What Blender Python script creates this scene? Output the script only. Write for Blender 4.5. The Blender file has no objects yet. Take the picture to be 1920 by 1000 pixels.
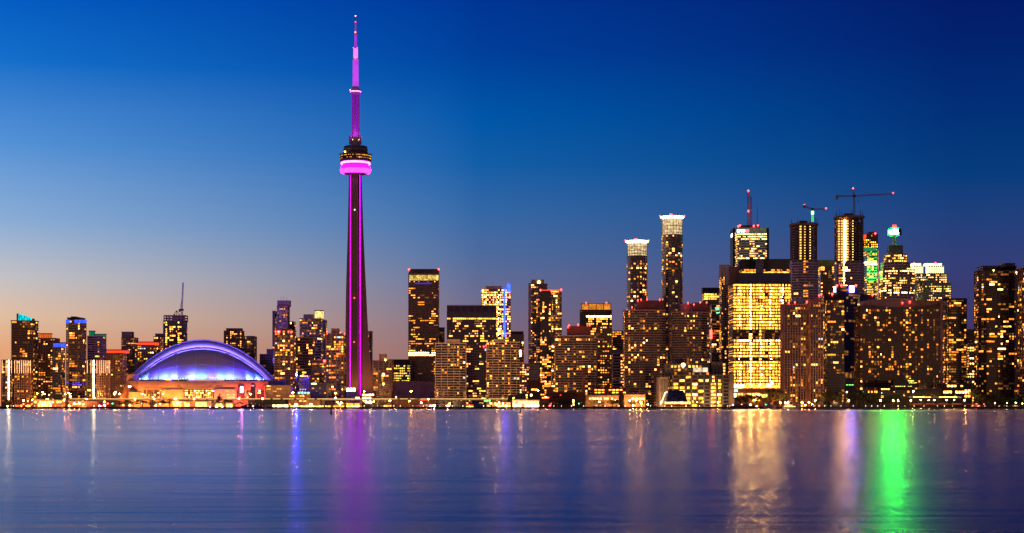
import bpy, math, random
from mathutils import Vector, Matrix, noise

# ---------------------------------------------------------------- camera, sky, light, exposure
S = bpy.context.scene
COL = S.collection
F, HY, CH = 3100.0, 762.0, 3.0            # focal length in photo pixels, horizon row, camera height (m)
GZ = 2.0                                  # street level above the lake


def X(px, Y):
    return (px - 960.0) / F * Y


def Z(py, Y):
    return (HY - py) / F * Y + CH


cam = bpy.data.cameras.new('camera')
cam.sensor_width = 36.0
cam.lens = 36.0 * F / 1920.0
cam.shift_y = (HY - 500.0) / 1920.0
cam.clip_start = 0.5
cam.clip_end = 60000
co = bpy.data.objects.new('camera', cam)
co.location = (0, 0, CH)
co.rotation_euler = (math.radians(90), 0, 0)
COL.objects.link(co)
S.camera = co
S.view_settings.view_transform = 'Standard'
S.view_settings.look = 'None'
S.view_settings.exposure = 0
S.view_settings.gamma = 1
S.cycles.use_denoising = True
S.cycles.max_bounces = 6
S.cycles.diffuse_bounces = 2
S.cycles.glossy_bounces = 3
S.cycles.sample_clamp_indirect = 10
S.cycles.sample_clamp_direct = 0
S.cycles.use_light_tree = True


def lin(c):
    return tuple(((v / 255.0) / 12.92 if v / 255.0 <= 0.04045 else ((v / 255.0 + 0.055) / 1.055) ** 2.4) for v in c)


W = bpy.data.worlds.new('World')
S.world = W
W.use_nodes = True
nt = W.node_tree
nt.nodes.clear()
N, L = nt.nodes, nt.links


def node(t, **kw):
    n = N.new(t)
    for k, v in kw.items():
        setattr(n, k, v)
    return n


def wmath(op, a, b=None, clamp=False):
    n = node('ShaderNodeMath', operation=op, use_clamp=clamp)
    for i, v in enumerate((a, b)):
        if v is None:
            continue
        if isinstance(v, (int, float)):
            n.inputs[i].default_value = v
        else:
            L.new(v, n.inputs[i])
    return n.outputs[0]


def wramp(fac, stops):
    n = node('ShaderNodeValToRGB')
    L.new(fac, n.inputs[0])
    el = n.color_ramp.elements
    while len(el) < len(stops):
        el.new(0.5)
    for e, (p, c) in zip(el, stops):
        e.position = p
        e.color = (*lin(c), 1)
    return n.outputs[0]


tc = node('ShaderNodeTexCoord')
sx = node('ShaderNodeSeparateXYZ')
L.new(tc.outputs['Generated'], sx.inputs[0])
hx, hy, hz = sx.outputs
hor = wmath('SQRT', wmath('ADD', wmath('MULTIPLY', hx, hx), wmath('MULTIPLY', hy, hy)))
elev = wmath('DIVIDE', hz, wmath('MAXIMUM', hor, 0.001))          # tan of the elevation
el_f = wmath('MULTIPLY', elev, 1 / 0.5, clamp=True)              # 0..0.5 -> 0..1
az = wmath('DIVIDE', hx, wmath('MAXIMUM', hor, 0.001))            # sine of the azimuth from the view axis


def e(py):                                                        # picture row -> ramp position
    return max(0.0, (HY - py) / F / 0.5)


SKY_L = wramp(el_f, [(0, (226, 150, 108)), (e(660), (234, 168, 122)), (e(600), (230, 193, 162)), (e(530), (198, 196, 198)),
                     (e(430), (142, 176, 216)), (e(290), (86, 148, 216)), (e(140), (20, 112, 204)), (e(0), (0, 88, 192)), (0.8, (4, 55, 140))])
SKY_C = wramp(el_f, [(0, (146, 100, 104)), (e(650), (138, 106, 116)), (e(550), (108, 110, 146)), (e(480), (80, 110, 160)),
                     (e(400), (54, 106, 168)), (e(310), (20, 96, 170)), (e(220), (0, 88, 170)), (e(100), (0, 65, 158)), (e(0), (0, 55, 150)), (0.8, (2, 38, 112))])
SKY_R = wramp(el_f, [(0, (66, 52, 88)), (e(600), (62, 56, 104)), (e(510), (54, 62, 118)), (e(430), (34, 64, 124)),
                     (e(340), (6, 60, 124)), (e(230), (2, 48, 120)), (e(100), (2, 34, 110)), (e(0), (3, 26, 102)), (0.8, (3, 18, 78))])
SKY_B = wramp(el_f, [(0, (214, 150, 108)), (0.15, (186, 130, 112)), (0.5, (88, 80, 114)), (1.0, (26, 40, 96))])   # warm sky behind the camera, brightened as added fill for the facades


def smooth(v, a, b):
    n = node('ShaderNodeMapRange', interpolation_type='SMOOTHSTEP')
    L.new(v, n.inputs[0])
    n.inputs[1].default_value = a
    n.inputs[2].default_value = b
    return n.outputs[0]


def linmap(v, a, b):
    n = node('ShaderNodeMapRange')
    L.new(v, n.inputs[0])
    n.inputs[1].default_value = a
    n.inputs[2].default_value = b
    return n.outputs[0]


def wmix(f, a, b):
    n = node('ShaderNodeMix', data_type='RGBA')
    L.new(f, n.inputs[0])
    L.new(a, n.inputs[6])
    L.new(b, n.inputs[7])
    return n.outputs[2]


m1 = wmix(linmap(az, -0.31, -0.02), SKY_L, SKY_C)
m2 = wmix(linmap(az, -0.04, 0.26), m1, SKY_R)
m3 = wmix(smooth(wmath('DIVIDE', hy, wmath('MAXIMUM', hor, 0.001)), 0.55, -0.25), m2, SKY_B)
bg = node('ShaderNodeBackground')
L.new(m3, bg.inputs[0])
bg.inputs[1].default_value = 1.0
wo = node('ShaderNodeOutputWorld')
L.new(bg.outputs[0], wo.inputs[0])

# the last glow of the sun, already under the horizon in the north-west
sd = bpy.data.lights.new('sun', 'SUN')
sd.energy = 0.12
sd.angle = math.radians(25)
sd.color = (1.0, 0.62, 0.42)
so = bpy.data.objects.new('sun', sd)
so.rotation_euler = Vector((-0.92, 0.25, 0.14)).to_track_quat('Z', 'Y').to_euler()
COL.objects.link(so)


# ---------------------------------------------------------------- materials
MATS = {}


def pm(name, color, rough=0.7, metal=0.0, var=0.25, scale=0.15, spec=0.3, stretch=None, ior=None):
    """plain surface with a little procedural wear"""
    if name in MATS:
        return MATS[name]
    m = bpy.data.materials.new(name)
    m.use_nodes = True
    t = m.node_tree
    b = t.nodes['Principled BSDF']
    b.inputs['Roughness'].default_value = rough
    b.inputs['Metallic'].default_value = metal
    b.inputs['Specular IOR Level'].default_value = spec
    g = t.nodes.new('ShaderNodeNewGeometry')
    mp = t.nodes.new('ShaderNodeMapping')
    mp.inputs['Scale'].default_value = stretch or (1, 1, 1)
    n = t.nodes.new('ShaderNodeTexNoise')
    n.inputs['Scale'].default_value = scale
    n.inputs['Detail'].default_value = 5
    r = t.nodes.new('ShaderNodeValToRGB')
    r.color_ramp.elements[0].position = 0.3
    r.color_ramp.elements[1].position = 0.7
    r.color_ramp.elements[0].color = (*[c * (1 - var) for c in color], 1)
    r.color_ramp.elements[1].color = (*[min(1, c * (1 + var)) for c in color], 1)
    t.links.new(g.outputs['Position'], mp.inputs[0])
    t.links.new(mp.outputs[0], n.inputs['Vector'])
    t.links.new(n.outputs['Fac'], r.inputs[0])
    t.links.new(r.outputs[0], b.inputs['Base Color'])
    MATS[name] = m
    return m


def em(name, color, strength, var=0.0, cell=3.0, sample=False, blotch=0.0):
    """something that gives off light; var = how much one lamp or window differs from the next"""
    if name in MATS:
        return MATS[name]
    m = bpy.data.materials.new(name)
    m.use_nodes = True
    t = m.node_tree
    t.nodes.clear()
    o = t.nodes.new('ShaderNodeOutputMaterial')
    x = t.nodes.new('ShaderNodeEmission')
    x.inputs[0].default_value = (*color, 1)
    x.inputs[1].default_value = strength
    t.links.new(x.outputs[0], o.inputs[0])
    if var or blotch:
        g = t.nodes.new('ShaderNodeNewGeometry')
        sn = t.nodes.new('ShaderNodeVectorMath')
        sn.operation = 'SNAP'
        sn.inputs[1].default_value = (cell, cell, cell)
        t.links.new(g.outputs['Position'], sn.inputs[0])
        w = t.nodes.new('ShaderNodeTexWhiteNoise')
        t.links.new(sn.outputs[0], w.inputs['Vector'])
        mr = t.nodes.new('ShaderNodeMapRange')
        mr.inputs[3].default_value = 1 - var
        mr.inputs[4].default_value = 1 + var
        t.links.new(w.outputs['Value'], mr.inputs[0])
        n = t.nodes.new('ShaderNodeTexNoise')
        n.inputs['Scale'].default_value = 0.55
        t.links.new(g.outputs['Position'], n.inputs['Vector'])
        mb = t.nodes.new('ShaderNodeMapRange')
        mb.inputs[1].default_value = 0.35
        mb.inputs[2].default_value = 0.65
        mb.inputs[3].default_value = 1 - blotch
        mb.inputs[4].default_value = 1 + blotch
        t.links.new(n.outputs['Fac'], mb.inputs[0])
        a = t.nodes.new('ShaderNodeMath')
        a.operation = 'MULTIPLY'
        t.links.new(mr.outputs[0], a.inputs[0])
        t.links.new(mb.outputs[0], a.inputs[1])
        a2 = t.nodes.new('ShaderNodeMath')
        a2.operation = 'MULTIPLY'
        a2.inputs[1].default_value = strength
        t.links.new(a.outputs[0], a2.inputs[0])
        t.links.new(a2.outputs[0], x.inputs[1])
    try:
        m.cycles.emission_sampling = 'AUTO' if sample else 'NONE'
    except Exception:
        pass
    MATS[name] = m
    return m


# facades
CONC = pm('pale_concrete', (0.46, 0.39, 0.32), 0.8)
BEIGE = pm('beige_precast', (0.62, 0.50, 0.34), 0.8)
BROWN = pm('brown_brick', (0.27, 0.165, 0.10), 0.85)
RUST = pm('rust_brick', (0.27, 0.12, 0.07), 0.85)
GREY = pm('grey_panel', (0.20, 0.20, 0.22), 0.6)
DARK = pm('dark_metal', (0.045, 0.042, 0.05), 0.5)
BLACK = pm('black_steel', (0.02, 0.02, 0.024), 0.5)
PURP = pm('mauve_panel', (0.28, 0.17, 0.18), 0.7)
WHITE = pm('white_cladding', (0.78, 0.75, 0.72), 0.6, var=0.08)
GREENP = pm('pale_green_stone', (0.36, 0.42, 0.34), 0.6)
REDP = pm('red_painted_steel', (0.45, 0.08, 0.07), 0.5)
G_BLK = pm('black_glass', (0.016, 0.015, 0.019), 0.12, var=0.5, scale=0.3, spec=0.55)
G_BLU = pm('blue_black_glass', (0.014, 0.018, 0.05), 0.1, var=0.5, scale=0.3, spec=0.6)
G_BRN = pm('bronze_glass', (0.045, 0.026, 0.02), 0.18, var=0.5, scale=0.3, spec=0.5)
G_GRY = pm('grey_glass', (0.05, 0.055, 0.07), 0.12, var=0.4, scale=0.3, spec=0.6)
# lit rooms
WARM = em('lit_room_yellow', (1.0, 0.38, 0.055), 3.0, 0.7, blotch=0.5)
AMB = em('lit_room_amber', (1.0, 0.26, 0.02), 1.8, 0.6, blotch=0.4)
PALE = em('lit_room_pale', (1.0, 0.45, 0.12), 7.5, 0.6, blotch=0.4)
DIM = em('lit_room_dim', (0.75, 0.27, 0.05), 0.42, 0.7, blotch=0.5)
COOL = em('lit_room_cool', (0.75, 0.9, 1.0), 1.5, 0.5)
OFFC = em('lit_office_yellow', (1.0, 0.42, 0.055), 3.2, 0.55, cell=5, blotch=0.4)
LIME = em('lit_office_lime', (0.85, 0.75, 0.16), 1.2, 0.5, blotch=0.3)
GOLD = em('gold_hall_light', (1.0, 0.36, 0.03), 4.2, 0.45, cell=4, blotch=0.55)
HOT = em('white_gold_light', (1.0, 0.52, 0.14), 16.0, 0.4)
FAINT = em('lit_room_faint', (0.55, 0.20, 0.07), 0.16, 0.8, blotch=0.6)
HOME = [(WARM, 4), (AMB, 3.5), (DIM, 6), (FAINT, 7), (PALE, 1.1), (COOL, 0.15)]
ORNG = [(AMB, 6), (WARM, 3), (DIM, 5), (FAINT, 6), (PALE, 0.6)]
OFFI = [(OFFC, 5), (WARM, 3), (DIM, 2), (PALE, 1)]
# lamps
RED_L = em('red_lamp', (1.0, 0.04, 0.03), 14, sample=True)
RED_G = em('red_glow_strip', (1.0, 0.07, 0.02), 1.6)
BLU_G = em('blue_light_strip', (0.03, 0.06, 1.0), 2.5, 0.3)


# ---------------------------------------------------------------- mesh helpers
class MB:
    def __init__(s):
        s.v, s.f, s.m = [], [], []

    def add(s, vs, fs, m=0):
        o = len(s.v)
        s.v += vs
        s.f += [tuple(i + o for i in f) for f in fs]
        s.m += [m] * len(fs)

    def box(s, x0, x1, y0, y1, z0, z1, m=0):
        s.add([(x0, y0, z0), (x1, y0, z0), (x1, y1, z0), (x0, y1, z0), (x0, y0, z1), (x1, y0, z1), (x1, y1, z1), (x0, y1, z1)],
              [(0, 3, 2, 1), (4, 5, 6, 7), (0, 1, 5, 4), (1, 2, 6, 5), (2, 3, 7, 6), (3, 0, 4, 7)], m)

    def prism(s, poly, z0, z1, m=0, poly2=None):
        n = len(poly)
        q = poly2 or poly
        s.add([(x, y, z0) for x, y in poly] + [(x, y, z1) for x, y in q],
              [tuple(range(n - 1, -1, -1)), tuple(range(n, 2 * n))] + [(i, (i + 1) % n, n + (i + 1) % n, n + i) for i in range(n)], m)

    def obox(s, p, d, nrm, l0, l1, o0, o1, z0, z1, m=0):
        """box along an edge: start p, direction d, outward normal nrm"""
        c = []
        for z in (z0, z1):
            for l, o in ((l0, o1), (l1, o1), (l1, o0), (l0, o0)):
                c.append((p[0] + d[0] * l + nrm[0] * o, p[1] + d[1] * l + nrm[1] * o, z))
        s.add(c, [(0, 3, 2, 1), (4, 5, 6, 7), (0, 1, 5, 4), (1, 2, 6, 5), (2, 3, 7, 6), (3, 0, 4, 7)], m)

    def loft(s, rings, m=0, cap=True):
        n = len(rings[0])
        vs = [v for r in rings for v in r]
        fs = []
        for k in range(len(rings) - 1):
            for i in range(n):
                j = (i + 1) % n
                fs.append((k * n + i, k * n + j, (k + 1) * n + j, (k + 1) * n + i))
        if cap:
            fs.append(tuple(range(n - 1, -1, -1)))
            fs.append(tuple((len(rings) - 1) * n + i for i in range(n)))
        s.add(vs, fs, m)

    def lathe(s, prof, n=32, m=0, cx=0, cy=0, cap=True):
        s.loft([[(cx + r * math.cos(2 * math.pi * i / n), cy + r * math.sin(2 * math.pi * i / n), z) for i in range(n)] for r, z in prof], m, cap)

    def tube(s, a, b, r, n=6, m=0, r2=None):
        a, b = Vector(a), Vector(b)
        q = (b - a).to_track_quat('Z', 'Y')
        rings = []
        for p, rr in ((a, r), (b, r2 if r2 is not None else r)):
            rings.append([tuple(p + q @ Vector((rr * math.cos(2 * math.pi * i / n), rr * math.sin(2 * math.pi * i / n), 0))) for i in range(n)])
        s.loft(rings, m)

    def ball(s, c, r, m=0, n=8, sz=1.0):
        rings = []
        for k in range(1, 5):
            a = math.pi * k / 5
            rings.append([(c[0] + r * math.sin(a) * math.cos(2 * math.pi * i / n), c[1] + r * math.sin(a) * math.sin(2 * math.pi * i / n), c[2] - sz * r * math.cos(a)) for i in range(n)])
        s.loft(rings, m)

    def mesh(s, name, mats, smooth=False):
        me = bpy.data.meshes.new(name)
        me.from_pydata(s.v, [], s.f)
        for m in (mats if isinstance(mats, (list, tuple)) else [mats]):
            me.materials.append(m)
        me.polygons.foreach_set('material_index', s.m)
        if smooth:
            me.polygons.foreach_set('use_smooth', [True] * len(s.f))
        me.update()
        return me

    def build(s, name, mats, parent=None, loc=(0, 0, 0), smooth=False):
        return link(name, s.mesh(name, mats, smooth), parent, loc)


def link(name, me, parent=None, loc=(0, 0, 0), rz=0.0):
    o = bpy.data.objects.new(name, me)
    o.location = loc
    if rz:
        o.rotation_euler.z = rz
    if parent is not None:
        o.parent = parent
    COL.objects.link(o)
    return o


def tag(o, label=None, cat=None, group=None, kind=None):
    if label:
        o['label'] = label
    if cat:
        o['category'] = cat
    if group:
        o['group'] = group
    if kind:
        o['kind'] = kind
    return o


def thing(name, label, cat, loc=(0, 0, 0), group=None):
    return tag(link(name, None, None, loc), label, cat, group)


def offset(poly, d):
    n = len(poly)
    out = []
    for i in range(n):
        p0, p1, p2 = Vector(poly[i - 1]), Vector(poly[i]), Vector(poly[(i + 1) % n])
        a, b = (p1 - p0).normalized(), (p2 - p1).normalized()
        na, nb = Vector((a.y, -a.x)), Vector((b.y, -b.x))
        k = 1 + na.dot(nb)
        v = (na + nb) / max(k, 0.35) * d
        out.append((p1.x + v.x, p1.y + v.y))
    return out


# ---------------------------------------------------------------- setting
def water_material():
    m = bpy.data.materials.new('lake_water')
    m.use_nodes = True
    t = m.node_tree
    t.nodes.clear()
    out = t.nodes.new('ShaderNodeOutputMaterial')
    gl = t.nodes.new('ShaderNodeBsdfAnisotropic')
    gl.distribution = 'MULTI_GGX'
    gl.inputs['Color'].default_value = (0.86, 0.94, 1.0, 1)
    df = t.nodes.new('ShaderNodeBsdfDiffuse')
    df.inputs['Color'].default_value = (0.004, 0.03, 0.06, 1)
    mx = t.nodes.new('ShaderNodeMixShader')
    fr_ = t.nodes.new('ShaderNodeFresnel')
    fr_.inputs['IOR'].default_value = 1.333
    pw = t.nodes.new('ShaderNodeMath')
    pw.operation = 'POWER'
    pw.inputs[1].default_value = 1.6
    t.links.new(fr_.outputs[0], pw.inputs[0])
    t.links.new(pw.outputs[0], mx.inputs[0])
    t.links.new(df.outputs[0], mx.inputs[1])
    t.links.new(gl.outputs[0], mx.inputs[2])
    t.links.new(mx.outputs[0], out.inputs[0])
    g = t.nodes.new('ShaderNodeNewGeometry')

    def nz(scale, sc, detail=3):
        mp = t.nodes.new('ShaderNodeMapping')
        mp.inputs['Scale'].default_value = scale
        n = t.nodes.new('ShaderNodeTexNoise')
        n.inputs['Scale'].default_value = sc
        n.inputs['Detail'].default_value = detail
        t.links.new(g.outputs['Position'], mp.inputs[0])
        t.links.new(mp.outputs[0], n.inputs['Vector'])
        return n.outputs['Fac']

    big = nz((0.35, 1, 1), 0.035, 4)      # patches of wind on the lake
    fine = nz((0.22, 1, 1), 0.55, 4)      # small waves, long from side to side
    mr = t.nodes.new('ShaderNodeMapRange')
    t.links.new(big, mr.inputs[0])
    mr.inputs[1].default_value = 0.3
    mr.inputs[2].default_value = 0.7
    mr.inputs[3].default_value = 0.13
    mr.inputs[4].default_value = 0.185

    def mth(op, p, q, clamp=False):
        n = t.nodes.new('ShaderNodeMath')
        n.operation = op
        n.use_clamp = clamp
        for i, v in enumerate((p, q)):
            if isinstance(v, (int, float)):
                n.inputs[i].default_value = v
            else:
                t.links.new(v, n.inputs[i])
        return n.outputs[0]

    sp = t.nodes.new('ShaderNodeSeparateXYZ')
    t.links.new(g.outputs['Position'], sp.inputs[0])
    yy = sp.outputs[1]
    # the breeze is stronger out on the lake than in the lee of the city
    lee = mth('MULTIPLY', mth('DIVIDE', 60.0, mth('MAXIMUM', yy, 30.0), True), 0.10)
    # one long ruffled streak parallel to the shore
    streak = mth('SUBTRACT', 1.0, mth('DIVIDE', mth('ABSOLUTE', mth('SUBTRACT', yy, 1085.0), 0), 75.0), True)
    streak = mth('MULTIPLY', mth('MULTIPLY', streak, 2.0, True), 0.2)
    t.links.new(mth('ADD', mth('ADD', mr.outputs[0], lee), streak), gl.inputs['Roughness'])
    bp = t.nodes.new('ShaderNodeBump')
    t.links.new(mth('MULTIPLY', mth('DIVIDE', 125.0, mth('MAXIMUM', yy, 30.0), True), 0.9), bp.inputs['Strength'])
    bp.inputs['Distance'].default_value = 0.10
    mid = nz((0.18, 1, 1), 0.13, 3)       # longer swell
    t.links.new(mth('ADD', fine, mth('MULTIPLY', mid, 2.2)), bp.inputs['Height'])
    t.links.new(bp.outputs[0], gl.inputs['Normal'])
    return m


mb = MB()
mb.add([(-9000, -3000, 0), (9000, -3000, 0), (9000, 1866, 0), (-9000, 1866, 0)], [(0, 1, 2, 3)])
tag(mb.build('lake_water', water_material()), kind='structure')
GROUND = pm('asphalt_and_earth', (0.05, 0.046, 0.042), 0.9, scale=0.03)
GRASS = pm('park_grass', (0.05, 0.09, 0.02), 0.9, scale=0.2)
mb = MB()
mb.add([(-25000, 1864, GZ), (25000, 1864, GZ), (25000, 45000, GZ), (-25000, 45000, GZ)], [(0, 1, 2, 3)])
tag(mb.build('ground', GROUND), kind='structure')
mb = MB()
mb.box(-9000, 9000, 1861, 1863.9, -2, GZ - 0.1)
mb.box(-9000, 9000, 1860.6, 1863.9, GZ - 0.1, GZ + 0.35)
for k in range(-110, 111):
    mb.box(k * 6 - 0.25, k * 6 + 0.25, 1860.3, 1860.98, -1, GZ - 0.2)
tag(mb.build('quay_wall', pm('wet_dark_concrete', (0.07, 0.06, 0.055), 0.8)), 'long dark concrete quay wall between the lake and the lit waterfront', 'quay wall')
mb = MB()
mb.add([(X(205, 1866), 1866, GZ + .004), (X(345, 1866), 1866, GZ + .004), (X(345, 1975), 1975, GZ + .004), (X(205, 1975), 1975, GZ + .004)], [(0, 1, 2, 3)])
mb.add([(X(1540, 1866), 1866, GZ + .004), (X(1980, 1866), 1866, GZ + .004), (X(1980, 1975), 1975, GZ + .004), (X(1540, 1975), 1975, GZ + .004)], [(0, 1, 2, 3)])
tag(mb.build('park_lawn', GRASS), kind='structure')

# ---------------------------------------------------------------- towers
WM = {}
USED = {}


def win_mesh(w, h, mat):
    k = (round(w, 2), round(h, 2), mat.name)
    if k not in WM:
        b = MB()
        b.box(-w / 2, w / 2, -0.1, 0.1, -h / 2, h / 2)
        WM[k] = b.mesh('window', mat)
    return WM[k]


def pick(rng, pal):
    t = rng.random() * sum(w for _, w in pal)
    for m, w in pal:
        t -= w
        if t <= 0:
            return m
    return pal[0][0]


ST = {  # floor height, bay width, glass, frame, slab height, slab depth, pier width, pier depth, piers every, window fill w/h
    'balcony': dict(fh=3.1, bw=3.4, core=G_BRN, frame=CONC, sh=0.75, sp=1.1, pw=0.5, pp=0.55, pe=3, fw=0.76, fhh=0.86),
    'balcony_dark': dict(fh=3.1, bw=3.4, core=G_BLK, frame=BROWN, sh=0.8, sp=0.9, pw=0.5, pp=0.5, pe=4, fw=0.76, fhh=0.86),
    'lattice': dict(fh=3.2, bw=3.6, core=G_BLK, frame=BEIGE, sh=0.85, sp=0.5, pw=0.8, pp=0.65, pe=2, fw=0.66, fhh=0.85),
    'brick': dict(fh=3.1, bw=3.2, core=G_BRN, frame=BROWN, sh=1.35, sp=0.3, pw=1.3, pp=0.4, pe=1, fw=0.76, fhh=0.8),
    'rust': dict(fh=3.1, bw=3.2, core=G_BRN, frame=RUST, sh=1.2, sp=0.3, pw=1.1, pp=0.42, pe=1, fw=0.76, fhh=0.8),
    'piers': dict(fh=3.1, bw=3.3, core=G_BLK, frame=PURP, sh=0.5, sp=0.25, pw=1.0, pp=0.9, pe=1, fw=0.7, fhh=0.85),
    'glass': dict(fh=3.6, bw=3.2, core=G_BLU, frame=DARK, sh=0.5, sp=0.2, pw=0.2, pp=0.3, pe=1, fw=0.86, fhh=0.8),
    'glass_grey': dict(fh=3.4, bw=3.2, core=G_GRY, frame=GREY, sh=0.7, sp=0.3, pw=0.3, pp=0.2, pe=2, fw=0.8, fhh=0.8),
    'office': dict(fh=3.9, bw=3.0, core=G_BLU, frame=PURP, sh=1.2, sp=0.25, pw=0.35, pp=0.15, pe=1, fw=0.8, fhh=0.8),
    'stripe': dict(fh=3.9, bw=3.0, core=G_BLK, frame=WHITE, sh=1.9, sp=0.35, pw=0.5, pp=0.2, pe=4, fw=0.8, fhh=0.8),
    'slabs': dict(fh=3.4, bw=3.6, core=G_BRN, frame=BROWN, sh=1.5, sp=0.5, pw=0.4, pp=0.25, pe=3, fw=0.8, fhh=0.8),
}


def footprint(shape, w, d):
    h = w / 2
    if shape == 'bow':
        n = max(6, int(w / 3.6))
        b = min(7.0, w * 0.11)
        pts = []
        for i in range(n + 1):
            t = -1 + 2 * i / n
            pts.append((h * t, b * t * t))
        return pts + [(h, d), (-h, d)]
    if shape == 'dish':                   # concave front
        n = max(6, int(w / 3.6))
        b = min(6.0, w * 0.07)
        pts = [(h * (-1 + 2 * i / n), b * (1 - (-1 + 2 * i / n) ** 2)) for i in range(n + 1)]
        return pts + [(h, d), (-h, d)]
    if shape == 'oct':
        c = min(w, d) * 0.22
        return [(-h + c, 0), (h - c, 0), (h, c), (h, d - c), (h - c, d), (-h + c, d), (-h, d - c), (-h, c)]
    if shape == 'round':
        n = 20
        return [(h * math.cos(a), d / 2 + d / 2 * math.sin(a)) for a in [-math.pi / 2 + 2 * math.pi * (i + 0.5) / n for i in range(n)]]
    return [(-h, 0), (h, 0), (h, d), (-h, d)]


def extent(px0, px1, Y, d):
    """front corners so that the picture extent, side face included, is px0..px1"""
    x0 = X(px0, Y + d) if px0 > 960 else X(px0, Y)
    x1 = X(px1, Y + d) if px1 < 960 else X(px1, Y)
    return x0, x1


class Tower:
    def __init__(s, name, label, cat, px0, px1, Y, d, group=None, seed=None):
        x0, x1 = extent(px0, px1, Y, d)
        s.Y, s.d, s.px0, s.px1 = Y, d, px0, px1
        s.x0, s.x1 = x0, x1
        s.cx = (x0 + x1) / 2
        s.root = thing(name, label, cat, (s.cx, Y, GZ), group)
        s.rng = random.Random(seed if seed is not None else int(px0 * 7 + px1))
        s.nwin = 0
        s.rest = MB()
        s.restm = []
        s.foot = (x0, x1, Y, Y + d)

    def lx(s, px, y=None):
        return X(px, s.Y if y is None else y) - s.cx

    def lz(s, py, y=None):
        return Z(py, s.Y if y is None else y) - GZ

    def block(s, style, top, px0=None, px1=None, bot=None, dy=0.0, d=None, shape='box', p=0.16, pal=HOME, hid=None, bands=(), cols=(),
              cap=True, over=None, wall='curtain_wall', blank=()):
        """one mass of the tower between picture rows; bands: (row0, row1, probability, material); cols: (px, width, probability, material)"""
        st = dict(ST[style])
        st.update(over or {})
        Y = s.Y + dy
        d = d if d is not None else s.d
        if px0 is None:
            x0, x1 = s.x0, s.x1
        else:
            x0, x1 = extent(px0, px1, Y, d)
        h1 = Z(top, Y) - GZ
        h0 = (Z(bot, Y) - GZ) if bot else 0.0
        ox = (x0 + x1) / 2 - s.cx
        poly = [(x + ox, y + dy) for x, y in footprint(shape, x1 - x0, d)]
        mb = MB()
        mb.prism(poly, h0 - (0.0 if h0 == 0 else 1.0), h1)
        mb.build(wall, st['core'], s.root)
        nf = max(1, int(round((h1 - h0) / st['fh'])))
        fh = (h1 - h0) / nf
        fr = MB()
        pl = offset(poly, st['sp'])
        for k in range(nf):
            z = h0 + k * fh
            fr.prism(pl, z - st['sh'] / 2 + (st['sh'] / 2 if k == 0 else 0), z + st['sh'] / 2)
        if cap:
            fr.prism(offset(poly, st['sp'] + 0.12), h1 - 0.6, h1 + 0.9)
        rng = s.rng
        n = len(poly)
        p *= 1.45 if p < .5 and pal in (HOME, ORNG) else 1
        rows = [0.35 + 1.5 * rng.random() ** 1.3 for _ in range(nf)]
        vis = Z(hid, Y) - GZ if hid else -1
        run = 0
        for i in range(n):
            a, b = Vector(poly[i]), Vector(poly[(i + 1) % n])
            Ln = (b - a).length
            dv = (b - a) / Ln
            nv = Vector((dv.y, -dv.x))
            nb = max(1, int(round(Ln / st['bw'])))
            bw = Ln / nb
            curved = n > 8
            for j in range(nb + (0 if curved else 1)):
                if (j if not curved else i) % st['pe'] == 0 or (j == nb):
                    l0 = max(j * bw - st['pw'] / 2, -0.01)
                    l1 = min(j * bw + st['pw'] / 2, Ln + 0.01)
                    fr.obox(a, dv, nv, l0, l1, -0.3, st['pp'], h0 + 0.02, h1 + 0.3)
            mid = Vector((s.root.location.x, s.root.location.y)) + (a + b) / 2
            if nv.dot(-mid) <= 0.02 * mid.length:
                continue
            ang = math.atan2(dv.y, dv.x)
            ww, wh = bw * st['fw'], (fh - st['sh']) * st['fhh']
            skip = {}
            for j in range(nb):
                cw = 0.2 + 1.9 * rng.random() ** 1.6
                m2 = a + dv * (bw * (j + 0.5))
                wpx = 960 + (s.root.location.x + m2.x) / (s.Y + m2.y) * F
                if any(q0 < wpx < q1 for q0, q1 in blank):
                    continue
                for k in range(nf):
                    zc = h0 + (k + 0.5) * fh
                    py = HY - (zc + GZ - CH) / (s.Y + m2.y) * F
                    clus = max(.1, 1.0 + 1.7 * noise.noise((m2.x / 17.0 + s.px0, zc / 15.0, s.px1 * .37)))
                    pp, pl_ = (p * cw * rows[k] * clus if p < .5 else p), pal
                    if run and rng.random() < 0.5:
                        pp = max(pp, 0.5)
                    for b0, b1, bp, bm in bands:
                        if b0 <= py <= b1:
                            pp, pl_ = bp, bm
                    for c0, cwid, cp, cm in cols:
                        if abs(wpx - c0) <= cwid:
                            pp, pl_ = cp, cm
                    run = 0
                    if skip.get(k, 0) > 0:
                        skip[k] -= 1
                        continue
                    if rng.random() >= pp:
                        continue
                    run = 1
                    mat = pick(rng, pl_) if isinstance(pl_, list) else pl_
                    sp_ = 0
                    if not curved and p < .6 and rng.random() < .38:      # a room several bays wide
                        sp_ = min(nb - 1 - j, 1 if rng.random() < .7 else 2)
                        skip[k] = sp_
                    m3 = m2 + dv * (bw * sp_ / 2)
                    pos = (m3.x, m3.y, zc)
                    w2 = bw * sp_ + ww if sp_ else ww * (1.0, 1.0, .8, .6, .45)[rng.randrange(5)]
                    if s.nwin < 100 and zc > vis and py > 0:
                        link('window', win_mesh(w2, wh, mat), s.root, pos, ang)
                        s.nwin += 1
                    else:
                        if mat not in s.restm:
                            s.restm.append(mat)
                        s.rest.obox((m3.x, m3.y), dv, nv, -w2 / 2, w2 / 2, -0.1, 0.1, zc - wh / 2, zc + wh / 2, s.restm.index(mat))
        fr.build('facade_frame', st['frame'], s.root)
        return poly

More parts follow.
